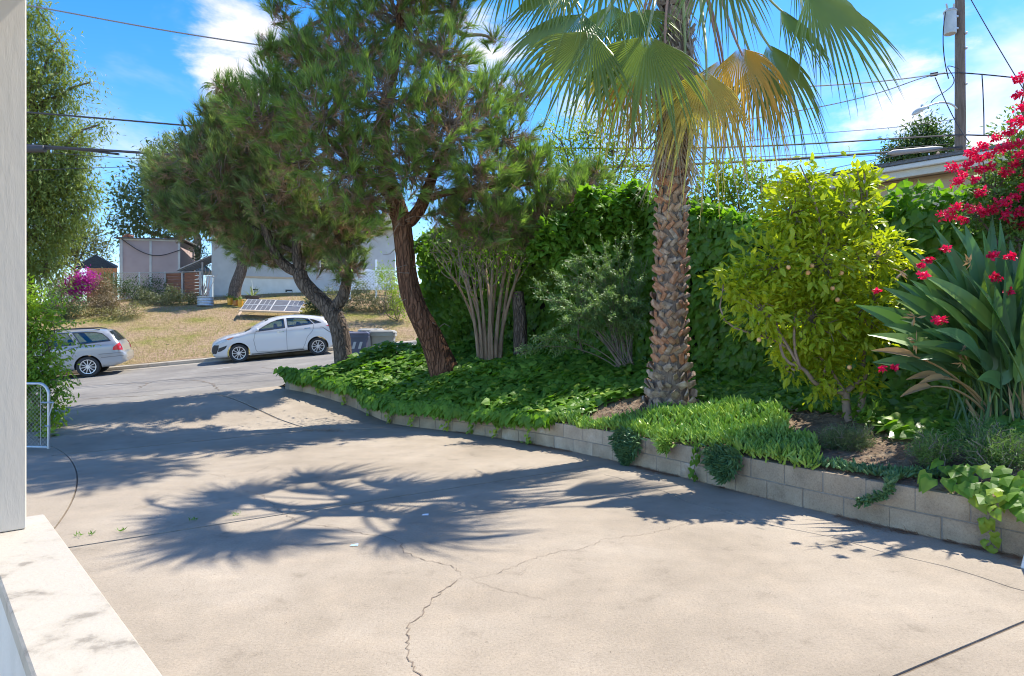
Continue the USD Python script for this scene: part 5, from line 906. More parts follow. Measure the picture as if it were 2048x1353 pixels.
def frond(hubpx, tippx, L, mat, pmat=None, normal=None, pet0=None, **k):
    hub = P(*hubpx); tip = P(*tippx); d = tip-hub; outw = unit(np.array([hub[0]-CR[0], hub[1]-CR[1], .15])) if normal is None else np.array(normal, float)
    st = CR+np.array([0, 0, -.15])+outw*.15 if pet0 is None else P(*pet0); mid = (st+hub)/2+np.array([0, 0, .16*np.linalg.norm(hub-st)])*(pet0 is None)
    fr = UsdGeom.Xform.Define(stage, path_for("frond", palm)).GetPrim(); obj("stalk", tube(spline([st, mid, hub, hub+unit(d)*.12], 16), np.linspace(.030, .013, 16), 7), pmat or m_pet, fr, smooth=60); obj("blade", fan(r, hub, d, outw, L, **k), mat, fr)
frond((1165, 28, 8.6), (1055, 100, 8.3), 1.5, m_fg, droop=.42, spread=2.6, normal=(-.5, -.9, .5))
frond((1187, 64, 8.0), (1100, 175, 7.9), 1.42, m_fg, droop=.38, spread=2.5, normal=(-.25, -1, .35), curl=.15)
frond((1295, 72, 7.9), (1268, 215, 7.8), 1.32, m_fg, droop=.5, spread=2.7, normal=(-.1, -1, .3), pet0=(1318, -40, 8.7), curl=.1)
frond((1278, 18, 9.0), (1270, 90, 8.8), .85, m_fg, droop=.4, spread=2.8, normal=(-.3, -.8, .4))
frond((1413, 143, 8.0), (1410, 290, 7.9), 1.42, m_fy, droop=.7, spread=2.5, split=.36, normal=(.1, -1, .15), pet0=(1402, -30, 8.8), fold=.35, curl=.05)
frond((1478, 96, 8.4), (1545, 240, 8.3), 1.5, m_fo, m_petb, droop=.8, spread=2.4, split=.34, normal=(.2, -1, .25), pet0=(1428, -40, 9.0), curl=.1)
frond((1535, 88, 8.9), (1615, 200, 8.8), 1.55, m_fg, droop=.35, spread=2.0, normal=(.35, -.9, .4), pet0=(1468, -30, 9.2), curl=.2)
frond((1618, -18, 8.7), (1720, 55, 8.6), 1.7, m_fg, droop=.32, spread=2.6, normal=(.3, -.9, .5))
frond((1590, -40, 9.6), (1650, 30, 9.6), 1.1, m_fg, droop=.5, spread=2.6, normal=(.5, -.6, .6))
frond((1050, -75, 8.8), (1000, -20, 8.6), 1.15, m_fg, droop=.6, spread=2.6, normal=(-.4, -.8, .6))
frond((1215, -70, 7.4), (1180, -10, 7.2), 1.0, m_fg, droop=.6, spread=2.6, normal=(-.1, -.9, .7))
frond((1440, -70, 7.5), (1460, 0, 7.3), 1.0, m_fg, droop=.6, spread=2.6, normal=(.1, -.9, .7))
frond((1260, 150, 8.9), (1235, 250, 8.9), 1.05, m_fo, m_petb, droop=.8, spread=2.3, split=.36, normal=(-.4, -.8, .2), fold=.4)
frond((1330, 95, 8.75), (1335, 220, 8.7), .95, m_fb, m_petb, droop=.3, spread=1.5, normal=(0, -1, .1), fold=.5, lack=.3)
frond((1265, 210, 9.2), (1262, 300, 9.2), .9, m_fb, m_petb, droop=.3, spread=1.2, normal=(-.6, -.7, .1), fold=.6, lack=.25)
frond((1440, 120, 9.3), (1470, 260, 9.3), 1.2, m_fo, m_petb, droop=.8, spread=2.3, split=.34, normal=(.4, -.7, .2), fold=.4, lack=.1)
frond((1450, 170, 9.5), (1452, 290, 9.5), 1.0, m_fb, m_petb, droop=.3, spread=1.3, normal=(.6, -.6, .1), fold=.6, lack=.3)
frond((1380, 130, 9.9), (1390, 250, 10.0), 1.0, m_fb, m_petb, droop=.3, spread=1.4, normal=(.2, .9, .1), fold=.5, lack=.2)
for h_, t_, L_, m_, n_ in [((1130, -30, 8.9), (1060, 20, 8.8), 1.2, m_fg, (-.4, -.8, .6)), ((1225, 10, 9.4), (1180, 90, 9.4), 1.1, m_fg, (-.5, -.7, .4)), 
  ((1510, 130, 9.0), (1560, 240, 9.0), 1.15, m_fy, (.4, -.8, .2)), ((1370, 175, 8.9), (1365, 300, 8.85), .95, m_fy, (.0, -1, .1)), ((1225, 120, 9.2), (1195, 230, 9.2), 1.05, m_fy, (-.5, -.7, .2)), ((1560, 20, 9.2), (1640, 80, 9.2), 1.15, m_fg, (.5, -.7, .5))]: frond(h_, t_, L_, m_, m_pet, droop=.42, spread=2.5, normal=n_)
for k in range(11):                                          # the rest of the crown, above the picture, which throws the fan shadows
    a = 2*math.pi*k/11+.3; el = .35+.35*(k % 3); dv = np.array([math.cos(a)*math.cos(el), math.sin(a)*math.cos(el), math.sin(el)]); hub = CR+dv*1.15; fr = UsdGeom.Xform.Define(stage, path_for("frond", palm)).GetPrim()
    obj("stalk", tube(spline([CR, CR+dv*.6+[0, 0, .05], hub], 10), np.linspace(.03, .014, 10), 6), m_pet, fr); obj("blade", fan(r, hub, dv+[0, 0, -.35], np.array([-dv[0]*.5, -dv[1]*.5, 1.0]), 1.2, droop=.6, spread=2.8, nseg=40), m_fg, fr)

# ---- citrus tree
m_lem = leafy("citrus_leaf", [(.32, .42, .03), (.54, .59, .045), (.72, .68, .06), (.85, .70, .09)], rough=.36, trans=.42, tint=(1.35, 1.3, .35), clump=2.2, cw=.3)
YC = 7.35; bt = hit(1700, 842, zbed); bt = np.array([bt[0], 7.3, float(zbed(bt[0], 7.3))])
bC = B(YC, [(1590, 425, 62, .1), (1690, 425, 62), (1718, 372, 34, .1), (1612, 372, 36), (1755, 515, 55), (1645, 525, 92), (1548, 530, 70), (1490, 575, 46), (1520, 620, 56, -.1), (1620, 640, 84), (1715, 630, 70), (1655, 715, 46), (1578, 700, 36), (1447, 572, 22), (1735, 690, 40), (1590, 350, 18), (1728, 345, 16), (1640, 765, 34), (1715, 765, 30), (1570, 735, 26), (1600, 330, 10), (1712, 330, 10)])
r = rng(91); t = thing("citrus_tree", "small bright yellow-green citrus tree with orange fruit beside the strap-leaved plant", "tree"); cs = np.array([b[0] for b in bC])
c, o, kk = in_blobs(r, bC, 1080, .3); cc = np.repeat(c, 8, 0)+r.normal(size=(len(c)*8, 3))*.06; obj("crown", leaves(r, LEAF6, cc, np.repeat(o, 8, 0), .102, .95, grav=.05, w_out=.7, up=.7), m_lem, t)
mb = MB(); f0 = bt+[-.05, 0, .32]; st = [(bt, f0, .05, .042), (f0, P(1640, 770, 7.3), .036, .028), (P(1640, 770, 7.3), P(1600, 735, 7.2), .028, .02), (f0, P(1720, 760, 7.3), .034, .026), (bt+[.12, .08, 0], P(1735, 740, 7.4), .036, .024), (bt+[.05, .06, 0], P(1730, 690, 7.5), .03, .02), (f0, P(1655, 730, 7.25), .02, .014)]
for a, b, r0, r1 in st: mb.add(limb(r, a, b, r0, r1, wob=.05, sides=8))
ends = [P(1600, 735, 7.2), P(1720, 760, 7.3), P(1735, 740, 7.4), P(1730, 690, 7.5), P(1655, 730, 7.25)]
for b in cs: e = min(ends, key=lambda q: np.linalg.norm(q-b)); mb.add(limb(r, e, b, .018, .008, wob=.08, sides=5)); 
obj("trunk", mb.out(), solid("citrus_bark", [(.17, .12, .09), (.27, .20, .15)], scale=12, rough=.85), t, smooth=60); mb = MB()
for i in range(0, len(c), 4): mb.add(limb(r, cs[kk[i]], c[i], .006, .003, wob=.1, n=5, sides=4))
obj("twigs", mb.out(), m_twig, t); ico = trimesh.creation.icosphere(2)
m_fruit = solid("peach_orange_fruit", [(.62, .30, .12), (.70, .42, .20)], scale=12, rough=.45)
for u, v in ((1577, 535), (1616, 546), (1624, 532), (1757, 506), (1665, 577), (1683, 546), (1518, 680), (1699, 735), (1675, 600)): obj("fruit", (np.array(ico.vertices)*.024*np.array([1, 1, 1.1])+P(u, v, 6.95+.15*r.random()), np.array(ico.faces)), m_fruit, t, smooth=True)
lf = hit(1690, 800, zbed); c0 = np.array([bt[0]-.02, 7.0, float(zbed(bt[0], 7.0))+.16]); n = 60; obj("root_shoots", leaves(r, LEAF6, c0+r.normal(size=(n, 3))*[.10, .07, .07], rdir(r, n), .10, .95, up=.8), leafy("citrus_shoot_leaf", [(.10, .20, .02), (.20, .32, .04)], trans=.4), t)

# ---- bird-of-paradise clump
m_bop = [leafy("strap_leaf_dark", [(.075, .155, .075), (.11, .20, .085)], rough=.33, trans=.25, tint=(1.5, 1.8, .5)), leafy("strap_leaf_mid", [(.11, .22, .09), (.17, .29, .105)], rough=.33, trans=.28, tint=(1.5, 1.8, .4)), leafy("strap_leaf_light", [(.17, .29, .07), (.26, .38, .10)], rough=.35, trans=.3)]
m_bopd = leafy("strap_leaf_dead", [(.38, .25, .12), (.52, .38, .22)], rough=.6, trans=.15, tint=(1, 1, 1))
def paddle(base, mid, tip, wid, blade=.45, fold=.22, bend=0):
    """A leaf on a long stalk: the stalk from base, then a folded paddle to the tip."""
    pts = spline([base, mid, tip], 22); tn = unit(np.gradient(pts, axis=0)); k0 = int(22*(1-blade)); V, F = [], []; st = tube(pts[:k0+2], np.linspace(.013, .008, k0+2), 5); nb = len(st[0])
    upv = unit(np.array([.25*math.sin(tip[0]*37), -1.0, .55+.35*math.sin(tip[2]*53)]))
    for i in range(k0, 22):
        f = (i-k0)/(21-k0); w = wid*(math.sin(math.pi*min(f*1.02, 1)**.72)**.85 if 0 < f < 1 else 0)+.003; s = np.cross(tn[i], upv); s = unit(s); nm = np.cross(s, tn[i]); V += [pts[i]-s*w*(1-fold*.3)+nm*w*fold, pts[i], pts[i]+s*w*(1-fold*.3)+nm*w*fold]
    m = 22-k0
    for i in range(m-1): b = 3*i; F += [[b, b+3, b+4], [b, b+4, b+1], [b+1, b+4, b+5], [b+1, b+5, b+2]]
    return np.vstack([st[0], np.array(V)]), np.vstack([st[1], np.array(F)+nb])
bop = thing("strap_leaved_clump", "large clump of paddle-leaved bird-of-paradise with spent flowers at the right", "plant"); r = rng(95)
YB = 6.35; tips = [(1865, 450), (1910, 500), (1900, 445), (1965, 460), (1945, 560), (1985, 430), (1880, 560), (1825, 500), (1840, 540), (1800, 570), (1765, 575), (1740, 612), (1710, 610), (1790, 600), (1735, 670), (1765, 650), (1830, 620), (1850, 590), (1775, 720), (1745, 725), (1820, 690), (1870, 660), (1920, 610), (1950, 600), (1990, 570), (2000, 440), (2010, 520), (1950, 500), (2030, 540), (2040, 600), (1890, 600), (1930, 690), (1900, 730), (2010, 640), (2040, 700), (1860, 745), (1990, 690), (1820, 560), (1870, 520), (1925, 540), (2050, 480), (2070, 560), (2065, 650), (1880, 640), (1845, 660), (1800, 640), (1975, 620), (2000, 740), (1955, 760), (2060, 430), (1930, 450), (1885, 690), (2020, 480), (1970, 540), (1835, 720), (2045, 760)]
for k in range(34): tips.append((int(1760+290*r.random()), int(470+260*r.random())))
for i, (u, v) in enumerate(tips):
    y = YB+r.normal()*.28-.12*(v > 640); tp = P(u, v, y); bx = 4.78+.16*r.normal()+.10*(u-1990)/200; by = 6.35+.16*r.normal(); bs = np.array([bx, by, float(zbed(bx, by))]); mid = bs*.5+tp*.5+np.array([.16 if u < 1930 else .02, 0, .14+.10*r.random()]); m = m_bop[0] if r.random() < .45 else (m_bop[1] if r.random() < .7 else m_bop[2])
    obj("leaf", paddle(bs, mid, tp, (.082+.03*r.random()), blade=.46+.1*r.random()), m, bop)
for i, (u, v, y) in enumerate([(1800, 795, 6.0), (1742, 702, 6.1), (1835, 770, 6.05), (1812, 760, 6.2)]): bs = np.array([4.7, 6.3, float(zbed(4.7, 6.3))]); tp = P(u, v, y); obj("dead_leaf", paddle(bs, bs*.4+tp*.6+[0, 0, .22], tp, .045, blade=.3, fold=.8), m_bopd, bop, label="dry tan curled leaf")
for u, v in ((1803, 545), (1830, 635), (1925, 705), (1830, 685), (1940, 525), (1926, 722)): c = P(u, v, 6.0); n = 9; obj("spent_flower", scatter(LEAF4, np.repeat(c[None], n, 0)+r.normal(size=(n, 3))*.01, unit(rdir(r, n)+[-.3, -.2, -.3]), rdir(r, n), .07+.05*r.random(n), .05), m_bopd, bop)
n = 50; a = r.random(n)*6.28; q = np.c_[4.8+.30*np.cos(a)*r.random(n)**.5, 6.25+.24*np.sin(a)*r.random(n)**.5]; obj("dead_stalks", scatter(LEAF2, np.c_[q, zbed(q[:, 0], q[:, 1])+.02], unit(np.c_[r.normal(size=(n, 2))*.45, np.full(n, 1.0)]), rdir(r, n), .25+.25*r.random(n), .05), m_bopd, bop)

# ---- red bougainvillea over the hedge at right
m_bg = leafy("bougainvillea_leaf", [(.10, .19, .045), (.18, .28, .06), (.30, .38, .09)], rough=.45, trans=.36); m_red_b = leafy("red_bract", [(.58, .010, .07), (.80, .018, .13), (.88, .045, .20), (.92, .12, .32)], rough=.5, trans=.40, tint=(1.15, .5, .8), clump=4)
r = rng(97); t = thing("red_bougainvillea", "bougainvillea with crimson flower clusters tumbling over the hedge at the right edge", "bougainvillea"); YG = 7.0
bG = B(YG, [(2045, 330, 60), (1990, 380, 52), (2030, 420, 60), (2060, 250, 50), (1950, 430, 40), (2075, 430, 70), (2040, 480, 50, -.2), (2100, 340, 80), (2110, 520, 70), (2150, 420, 90)]); c, o, kk = in_blobs(r, bG, 1500, .3); cc = np.repeat(c, 7, 0)+r.normal(size=(10500, 3))*.07; obj("foliage", leaves(r, LEAF2, cc, np.repeat(o, 7, 0), .055, .9), m_bg, t)
cs = np.array([b[0] for b in bG]); mb = MB(); root = np.array([5.6, 7.0, float(zbed(5.6, 7.0))])
for b in cs: mb.add(limb(r, root, b, .03, .01, wob=.06, sides=6))
for u, v in ((2040, 150), (2044, 205), (1905, 340), (1935, 300)): mb.add(limb(r, cs[3] if u > 2000 else cs[1], P(u, v, YG-.2), .012, .005, wob=.1, sides=5))
for i in range(0, len(c), 5): mb.add(limb(r, cs[kk[i]], c[i], .006, .003, wob=.1, n=5, sides=4))
obj("stems", mb.out(), m_brown, t)
for (u, v, s) in [(2038, 160, .9), (2046, 150, .6), (2045, 212, 1.2), (2036, 245, 1.3), (2020, 290, 1.1), (1990, 275, .9), (2000, 300, 1.1), (1965, 292, .9), (1945, 308, 1.1), (1935, 330, .8), (1905, 335, 1.1), (1915, 365, 1.0), (1960, 340, .7), (1895, 430, 1.4), (1945, 418, 1.3), (1925, 440, .9), (1960, 385, 1.0), (2005, 405, 1.3), (2035, 425, 1.2), (2045, 375, .8), (2025, 440, .8), (1890, 497, .8), (1858, 520, .7), (1842, 532, .5), (1848, 551, .8), (1985, 512, 1.0), (1990, 555, .9), (2022, 513, .9), (2018, 583, .6), (1878, 640, 1.1), (1790, 736, .6), (1765, 738, .5), (2030, 330, .8), (2048, 285, 1.0), (1755, 582, .35), (2050, 450, 1.2), (1975, 310, .8), (1925, 350, .9), (1955, 318, 1.0), (1980, 335, .9), (2010, 345, 1.0), (2040, 310, 1.1), (2020, 265, 1.0), (2050, 240, 1.2), (2035, 190, .9), (1985, 420, .9), (1965, 425, .8), (2055, 345, 1.1), (1915, 415, .9), (2010, 430, .9), (1950, 360, .7), (2030, 395, .9)]:
    s = s*(.95 if v < 480 else .8)
    y = YG-.35 if v < 480 else 6.0; cpt = P(u, v, y+.1*r.normal()); n = int(70*s+14); obj("flower_cluster", leaves(r, LEAF2, cpt+np.clip(r.normal(size=(n, 3)), -1.2, 1.2)*[.036*s, .036*s, .024*s], rdir(r, n), .034, 1.35, w_out=.9, up=.3), m_red_b, t)

# ---- ice plant
m_ice = leafy("ice_plant", [(.20, .34, .07), (.31, .47, .075), (.42, .55, .09), (.58, .62, .11), (.62, .48, .16)], rough=.35, trans=.22, tint=(1.3, 1.4, .4), clump=2.5, cw=.5); m_iced = leafy("dark_ice_plant", [(.08, .17, .07), (.13, .24, .085), (.19, .28, .10), (.42, .24, .09)], rough=.38, trans=.15, clump=3)
def ice(r, c, L=.10, rad=.0105, up=1.0, lean=.8, dirb=None):
    n = len(c); d = unit(rdir(r, n)*lean+np.array([0, 0, up])+(0 if dirb is None else dirb)); return scatter(FINGER, c, d, rdir(r, n), L*(.7+.6*r.random(n)), rad)
r = rng(101); t = thing("ice_plant_mat", "bright green succulent ice plant mat round the palm foot, draping over the wall", "ice plant"); q, tt, oo = bed_pts(r, 9500, 5.7, 9.9, -.02, 1.3); w = fbm(np.c_[q*2.2, q[:, 0]*0], 3, 19)
k = (oo < np.interp(tt, [5.7, 6.1, 6.7, 7.4, 8.0, 8.6, 9.2, 9.9], [.15, .6, 1.0, 1.15, 1.05, .55, .22, .15])*(.65+.7*w)) & (np.hypot(q[:, 0]-PB[0], q[:, 1]-PB[1]) > .34); q, tt, oo = q[k], tt[k], oo[k]; h = .24*(fbm(np.c_[q*2.6, q[:, 0]*0], 2, 23)-.15)*r.random(len(q))**.6; obj("fingers", ice(r, np.c_[q, zbed(q[:, 0], q[:, 1])+h]), m_ice, t)
for (t0, wd, ln, mm) in ((8.3, .22, .42, m_iced), (6.72, .22, .34, m_iced), (7.6, .12, .14, m_ice)):
    n = int(900*wd*ln/.06); tt = t0+wd*r.normal(size=n)*.42; f = r.random(n)**.8; p, dd = wall_at(tt); nb = np.stack([dd[:, 1], -dd[:, 0]], 1); c = np.c_[p-nb*(.02+.10*np.sin(f*2.6)*r.random(n)**.5)[:, None], zdrive(p[:, 0], p[:, 1])+WT+.03-f*ln*(1-.5*np.abs((tt-t0)/wd))]; obj("draping_fingers", ice(r, c, dirb=np.c_[-nb*.8, np.full(n, -1.1)]), mm, t)
r = rng(103); t = thing("ice_plant_runner", "dark trailing ice plant runner creeping over the wall top left of the fine-leaved bush", "ice plant"); mb = MB()
for (ta, oa, tb, ob, n) in ((5.75, .14, 4.95, .14, 320), (5.05, .16, 4.95, -.06, 200), (5.0, .2, 4.5, .3, 200)):
    f = r.random(n); tt = ta+(tb-ta)*f; oo = oa+(ob-oa)*f+.035*r.normal(size=n); p, dd = wall_at(tt); nb = np.stack([dd[:, 1], -dd[:, 0]], 1); q = p+nb*oo[:, None]; z = np.where(oo > 0, np.maximum(zbed(q[:, 0], q[:, 1]), WT-.01), WT-.03)+.02; mb.add(ice(r, np.c_[q, z], L=.07))
n = 150; f = r.random(n); p, dd = wall_at(4.95+.30*f*f); nb = np.stack([dd[:, 1], -dd[:, 0]], 1); mb.add(ice(r, np.c_[p-nb*(.05+.03*r.random(n))[:, None], WT-.02-.22*f+.015*r.normal(size=n)], dirb=np.c_[-nb*.5, np.zeros(n)], up=.3, L=.06)); obj("fingers", mb.out(), m_iced, t)

# ---- fine-leaved low bushes on the bed
m_fern = leafy("fine_fern_leaf", [(.11, .22, .06), (.19, .30, .08), (.30, .40, .11)], rough=.5, trans=.3, clump=4); m_herb = leafy("grey_herb_leaf", [(.11, .17, .07), (.17, .22, .09), (.27, .30, .14)], rough=.6, trans=.25, clump=4)
def fine_bush(name, label, blobs, mat, n, seed, L=.04):
    r = rng(seed); t = thing(name, label, "bush"); c, o, k = in_blobs(r, blobs, n//26, .2); stp = np.array([b[0]-[0, 0, b[1][2]*.9] for b in blobs])[k]; mb = MB()
    for i in range(0, len(c), 2): mb.add(limb(r, stp[i], c[i], .004, .002, wob=.12, n=6, sides=3))
    f = r.random((len(c), 26, 1)); q = (stp[:, None]+(c-stp)[:, None]*(.35+.65*f)+r.normal(size=(len(c), 26, 3))*.018).reshape(-1, 3); ax = np.repeat(unit(c-stp), 26, 0); obj("leaves", scatter(LEAF2, q, unit(ax*.6+rdir(r, len(q))*.8), rdir(r, len(q)), L*(.6+.8*r.random(len(q))), L*.28), mat, t); obj("stems", mb.out(), m_twig, t)
def bedpt(u, v, h=0): a = hit(u, v, zbed); return a+[0, 0, h]
a = bedpt(1702, 893, .10); fine_bush("fine_bush", "low feathery grey-green bush on the bare soil below the citrus tree", [(a, (.30, .24, .17)), (a+[-.14, .05, -.02], (.2, .2, .13))], m_herb, 11000, 111)
a = bedpt(2000, 930, .14); fine_bush("fine_bush", "wide feathery bright green bush along the wall at the right edge", [(a, (.40, .26, .21)), (a+[-.42, .22, -.02], (.26, .22, .17)), (a+[.35, -.35, .0], (.35, .3, .22)), (a+[.1, .35, .05], (.3, .22, .2))], m_fern, 30000, 113)

# ---- arching small-leaved shrub, cut multi-stem shrub
r = rng(121); t = thing("arching_shrub", "arching grey-green shrub with small leaves between the cut shrub and the palm", "shrub"); base = np.array([2.05, 11.6, float(zbed(2.05, 11.6))]); mb = MB(); lc, ld = [], []
for (u, v, y) in [(1060, 575, 10.9), (1085, 600, 10.7), (1040, 712, 10.6), (1075, 690, 10.6), (1110, 560, 11), (1140, 505, 11.3), (1165, 480, 11.4), (1200, 470, 11.6), (1230, 480, 11.7), (1260, 500, 11.6), (1280, 560, 11.3), (1285, 610, 11.1), (1250, 600, 10.9), (1210, 580, 10.9), (1180, 610, 10.8), (1150, 640, 10.8), (1120, 655, 10.7), (1180, 540, 11.2), (1240, 540, 11.3), (1265, 450, 11.8), (1130, 530, 11.2), (1090, 545, 11), (1220, 640, 10.8), (1270, 650, 11), (1160, 575, 11), (1205, 520, 11.4), (1115, 620, 10.7), (1295, 520, 11.6)]:
    e = P(u, v, y); m1 = base*.35+e*.65+np.array([.05, .2, .28]); q = spline([base+r.normal(size=3)*[.15, .1, 0], (base+m1)/2+[0, 0, .12], m1, e], 26); mb.add(tube(q, np.linspace(.012, .003, 26), 4)); seg = q[9:]
    for s_ in range(13): j = int(r.integers(4, len(seg)-3)); e2 = seg[j]+unit(seg[min(j+2, len(seg)-1)]-seg[j])*.18+r.normal(size=3)*[.12, .10, .09]; sq = spline([seg[j], (seg[j]+e2)/2+[0, 0, .03], e2], 10); mb.add(tube(sq, .003, 3)); lc.append(np.repeat(sq, 7, 0)); ld.append(np.repeat(unit(np.gradient(sq, axis=0)), 7, 0))
    lc.append(np.repeat(seg, 5, 0)); ld.append(np.repeat(unit(np.gradient(seg, axis=0)), 5, 0))
lc, ld = np.vstack(lc), np.vstack(ld); n = len(lc); obj("leaves", scatter(LEAF2, lc+r.normal(size=(n, 3))*.018, unit(ld*.5+rdir(r, n)*.8), unit(np.array([0, -.2, .8])+rdir(r, n)*.5), .05*(.6+.8*r.random(n)), .036), leafy("cotoneaster_leaf", [(.15, .26, .09), (.25, .37, .13), (.40, .50, .22)], rough=.4, trans=.28, clump=2.5), t); obj("stems", mb.out(), m_twig, t)
r = rng(123); t = thing("cut_shrub", "bare multi-stemmed shrub with fanned grey-brown trunks behind the front pine", "shrub"); m_stem = solid("smooth_grey_bark", [(.15, .095, .06), (.26, .175, .115), (.36, .26, .185)], scale=7, rough=.85, stretch=(3, 3, .5), bump=.006, bscale=25); YS = 13.7
for k, (u0, v0, u1, v1, wd) in enumerate([(958, 690, 930, 560, .05), (965, 690, 945, 555, .045), (972, 688, 958, 550, .05), (978, 688, 985, 545, .06), (985, 688, 972, 540, .045), (990, 688, 1010, 540, .06), (975, 690, 920, 530, .04), (996, 688, 1040, 540, .05), (1000, 688, 1025, 520, .05), (980, 690, 1000, 500, .04), (968, 690, 900, 545, .035)]):
    pg = P(u0, v0, YS); pg[2] = float(zbed(pg[0], pg[1]))-.1; q = spline([pg, P((u0*.6+u1*.4), v0+(v1-v0)*.45, YS+.05*k-.2), P(u1, v1, YS+.3*r.normal())], 14); st_ = thing_part(t, "stem"); obj("stem_wood", tube(q, np.linspace(wd*.9, wd*.55, 14), 9, rough=.12, seed=k), m_stem, st_, smooth=60); mb = MB()
    for j in range(7):
        e = q[-1]+np.array([(u1-975)/300+r.normal()*.28, r.normal()*.3, .35+.65*r.random()]); mb.add(limb(r, q[-1-(j % 4)], e, .012, .004, wob=.06, sides=5))
        for i in range(4): e2 = e+r.normal(size=3)*[.28, .28, .2]+[0, 0, .15]; mb.add(limb(r, e, e2, .004, .002, wob=.10, n=5, sides=4))
    obj("branchlets", mb.out(), m_twig, st_)
part_obj = obj("stump", tube([np.array([P(1042, 690, 13.9)[0], 13.9, float(zbed(P(1042, 690, 13.9)[0], 13.9))-.1]), P(1040, 640, 13.9), P(1036, 585, 13.95)], [.16, .14, .12], 12, rough=.2), m_pbark2, t, smooth=60); n = 3200; c = P(985, 480, 13.5)+r.normal(size=(n, 3))*[.85, .45, .5]; obj("leaves", leaves(r, LEAF4, c, rdir(r, n), .07, 1), m_ivyb, t)

# ---- left hedge by the gate
m_lh = leafy("yellowing_hedge_leaf", [(.17, .30, .03), (.30, .44, .04), (.46, .54, .06), (.72, .60, .07)], rough=.38, trans=.42, tint=(1.3, 1.3, .35), clump=2.0, cw=.35)
bH = B(11.4, [(50, 640, 58), (85, 625, 34), (60, 720, 62), (95, 690, 34), (75, 790, 50), (100, 760, 34), (60, 850, 46), (105, 820, 24), (20, 760, 70), (0, 660, 70), (30, 600, 40), (-40, 720, 90), (-60, 820, 80), (55, 590, 30), (100, 850, 16)], .8); hb = np.array([-8.4, 11.6, 0])
tree("hedge_shrub", "yellow-green leafy hedge shrub behind the chain-link gate at the left", "shrub", hb, bH, m_lh, 11000, .085, LEAF6, .95, tr=.035, seed=131, crown="foliage", trunk="stems", csize=.2, ntwig=200, grav=.25, shell=.4)
r = rng(133); t = thing("hedge_shoots", "thin leafy shoots reaching from the left hedge toward the cars", "shoots"); mb = MB(); lc, ld = [], []
for (u0, v0, u1, v1) in [(95, 680, 185, 640), (100, 720, 200, 690), (95, 700, 172, 690), (110, 730, 160, 765), (110, 770, 155, 768), (100, 660, 150, 645), (90, 640, 160, 690), (100, 600, 180, 570), (95, 620, 170, 590), (110, 800, 140, 790), (105, 760, 150, 800)]:
    q = spline([P(u0, v0, 11.2), P((u0+u1)/2, (v0+v1)/2-9, 11.0), P(u1, v1, 10.9)], 20); mb.add(tube(q, np.linspace(.006, .002, 20), 4)); lc.append(np.repeat(q[5:], 2, 0)); ld.append(np.repeat(unit(np.gradient(q, axis=0))[5:], 2, 0))
lc, ld = np.vstack(lc), np.vstack(ld); n = len(lc); obj("leaves", scatter(LEAF6, lc, unit(ld*.5+rdir(r, n)*.6+[0, 0, -.45]), rdir(r, n)*.5+[0, -.3, .8], .06*(.6+.7*r.random(n)), .05), m_lh, t); obj("stems", mb.out(), m_brown, t)
a = hit(113, 872, zdrive); r = rng(5); t = thing("squash_leaves", "pale broad leaves on the ground at the foot of the gate post", "plant")
for k in range(7): obj("leaf", scatter(IVY, (a+[.05*r.normal()-.02*k, .1*r.normal(), .03+.10*r.random()])[None], rdir(r, 1)*[1, 1, .2], np.array([[-.2, -.6, .7]]), np.array([.16+.06*r.random()])), m_lime, t)

# ---- distant trees and bushes
m_cedar = leafy("feathery_leaf", [(.14, .19, .045), (.22, .28, .06), (.34, .37, .085), (.46, .44, .13)], rough=.55, trans=.32, clump=.8, cw=.5); m_blue = leafy("bluish_leaf", [(.07, .115, .06), (.11, .165, .075), (.17, .22, .10), (.22, .26, .13)], rough=.5, trans=.28, clump=.5, cw=.55); m_olive = leafy("olive_leaf", [(.085, .10, .03), (.13, .145, .045), (.19, .20, .07)], trans=.3, clump=.6)
bT = B(30, [(40, 120, 75), (100, 100, 40), (60, 210, 95), (130, 190, 42), (180, 165, 14), (80, 300, 100), (150, 290, 38), (200, 250, 16), (70, 390, 95), (140, 380, 46), (170, 420, 30), (60, 470, 85), (120, 450, 50), (40, 30, 50), (75, 20, 22), (90, 540, 60), (-30, 200, 120), (-40, 400, 120), (150, 330, 40), (180, 380, 22), (128, 130, 26)], .9); b0 = np.array([(38-1024)/FPX*30, 30.5, 0]); b0[2] = zhill(b0[0], b0[1])
tree("feathery_tree", "tall feathery yellow-green tree beside the white porch post", "tree", b0, bT, m_cedar, 60000, .23, LEAF4, .5, tr=.32, seed=141, k=22, csize=.55, grav=.35, ntwig=260, shell=.25, hub=P(30, 380, 30.4), tmat=m_brown)
def ht(x, Y): return np.array([x, Y, float(zhill(x, Y))])
def xat(u, Y): return (u-1024)/FPX*Y
tree("pale_tree", "pale thin-leaved tree beyond the black canopy", "tree", ht(xat(150, 50), 50), B(50, [(150, 480, 46), (185, 490, 28), (120, 470, 40), (205, 505, 16), (165, 455, 26), (90, 500, 50)]), m_olive, 7000, .28, LEAF2, .6, tr=.2, seed=143, k=12, csize=.9)
tree("shade_tree", "large dark bluish-green tree behind the mauve shed", "tree", ht(xat(384, 46), 46), B(46, [(300, 400, 62), (260, 440, 30), (350, 380, 70), (320, 340, 44), (400, 370, 75), (385, 430, 50), (440, 420, 60), (270, 405, 34), (290, 450, 34), (420, 330, 50), (480, 380, 70), (235, 455, 10), (350, 445, 40), (560, 400, 80)]), m_blue, 17000, .34, LEAF4, .8, tr=.34, seed=145, k=12, csize=1.0, hub=P(385, 455, 46), tmat=m_twig)
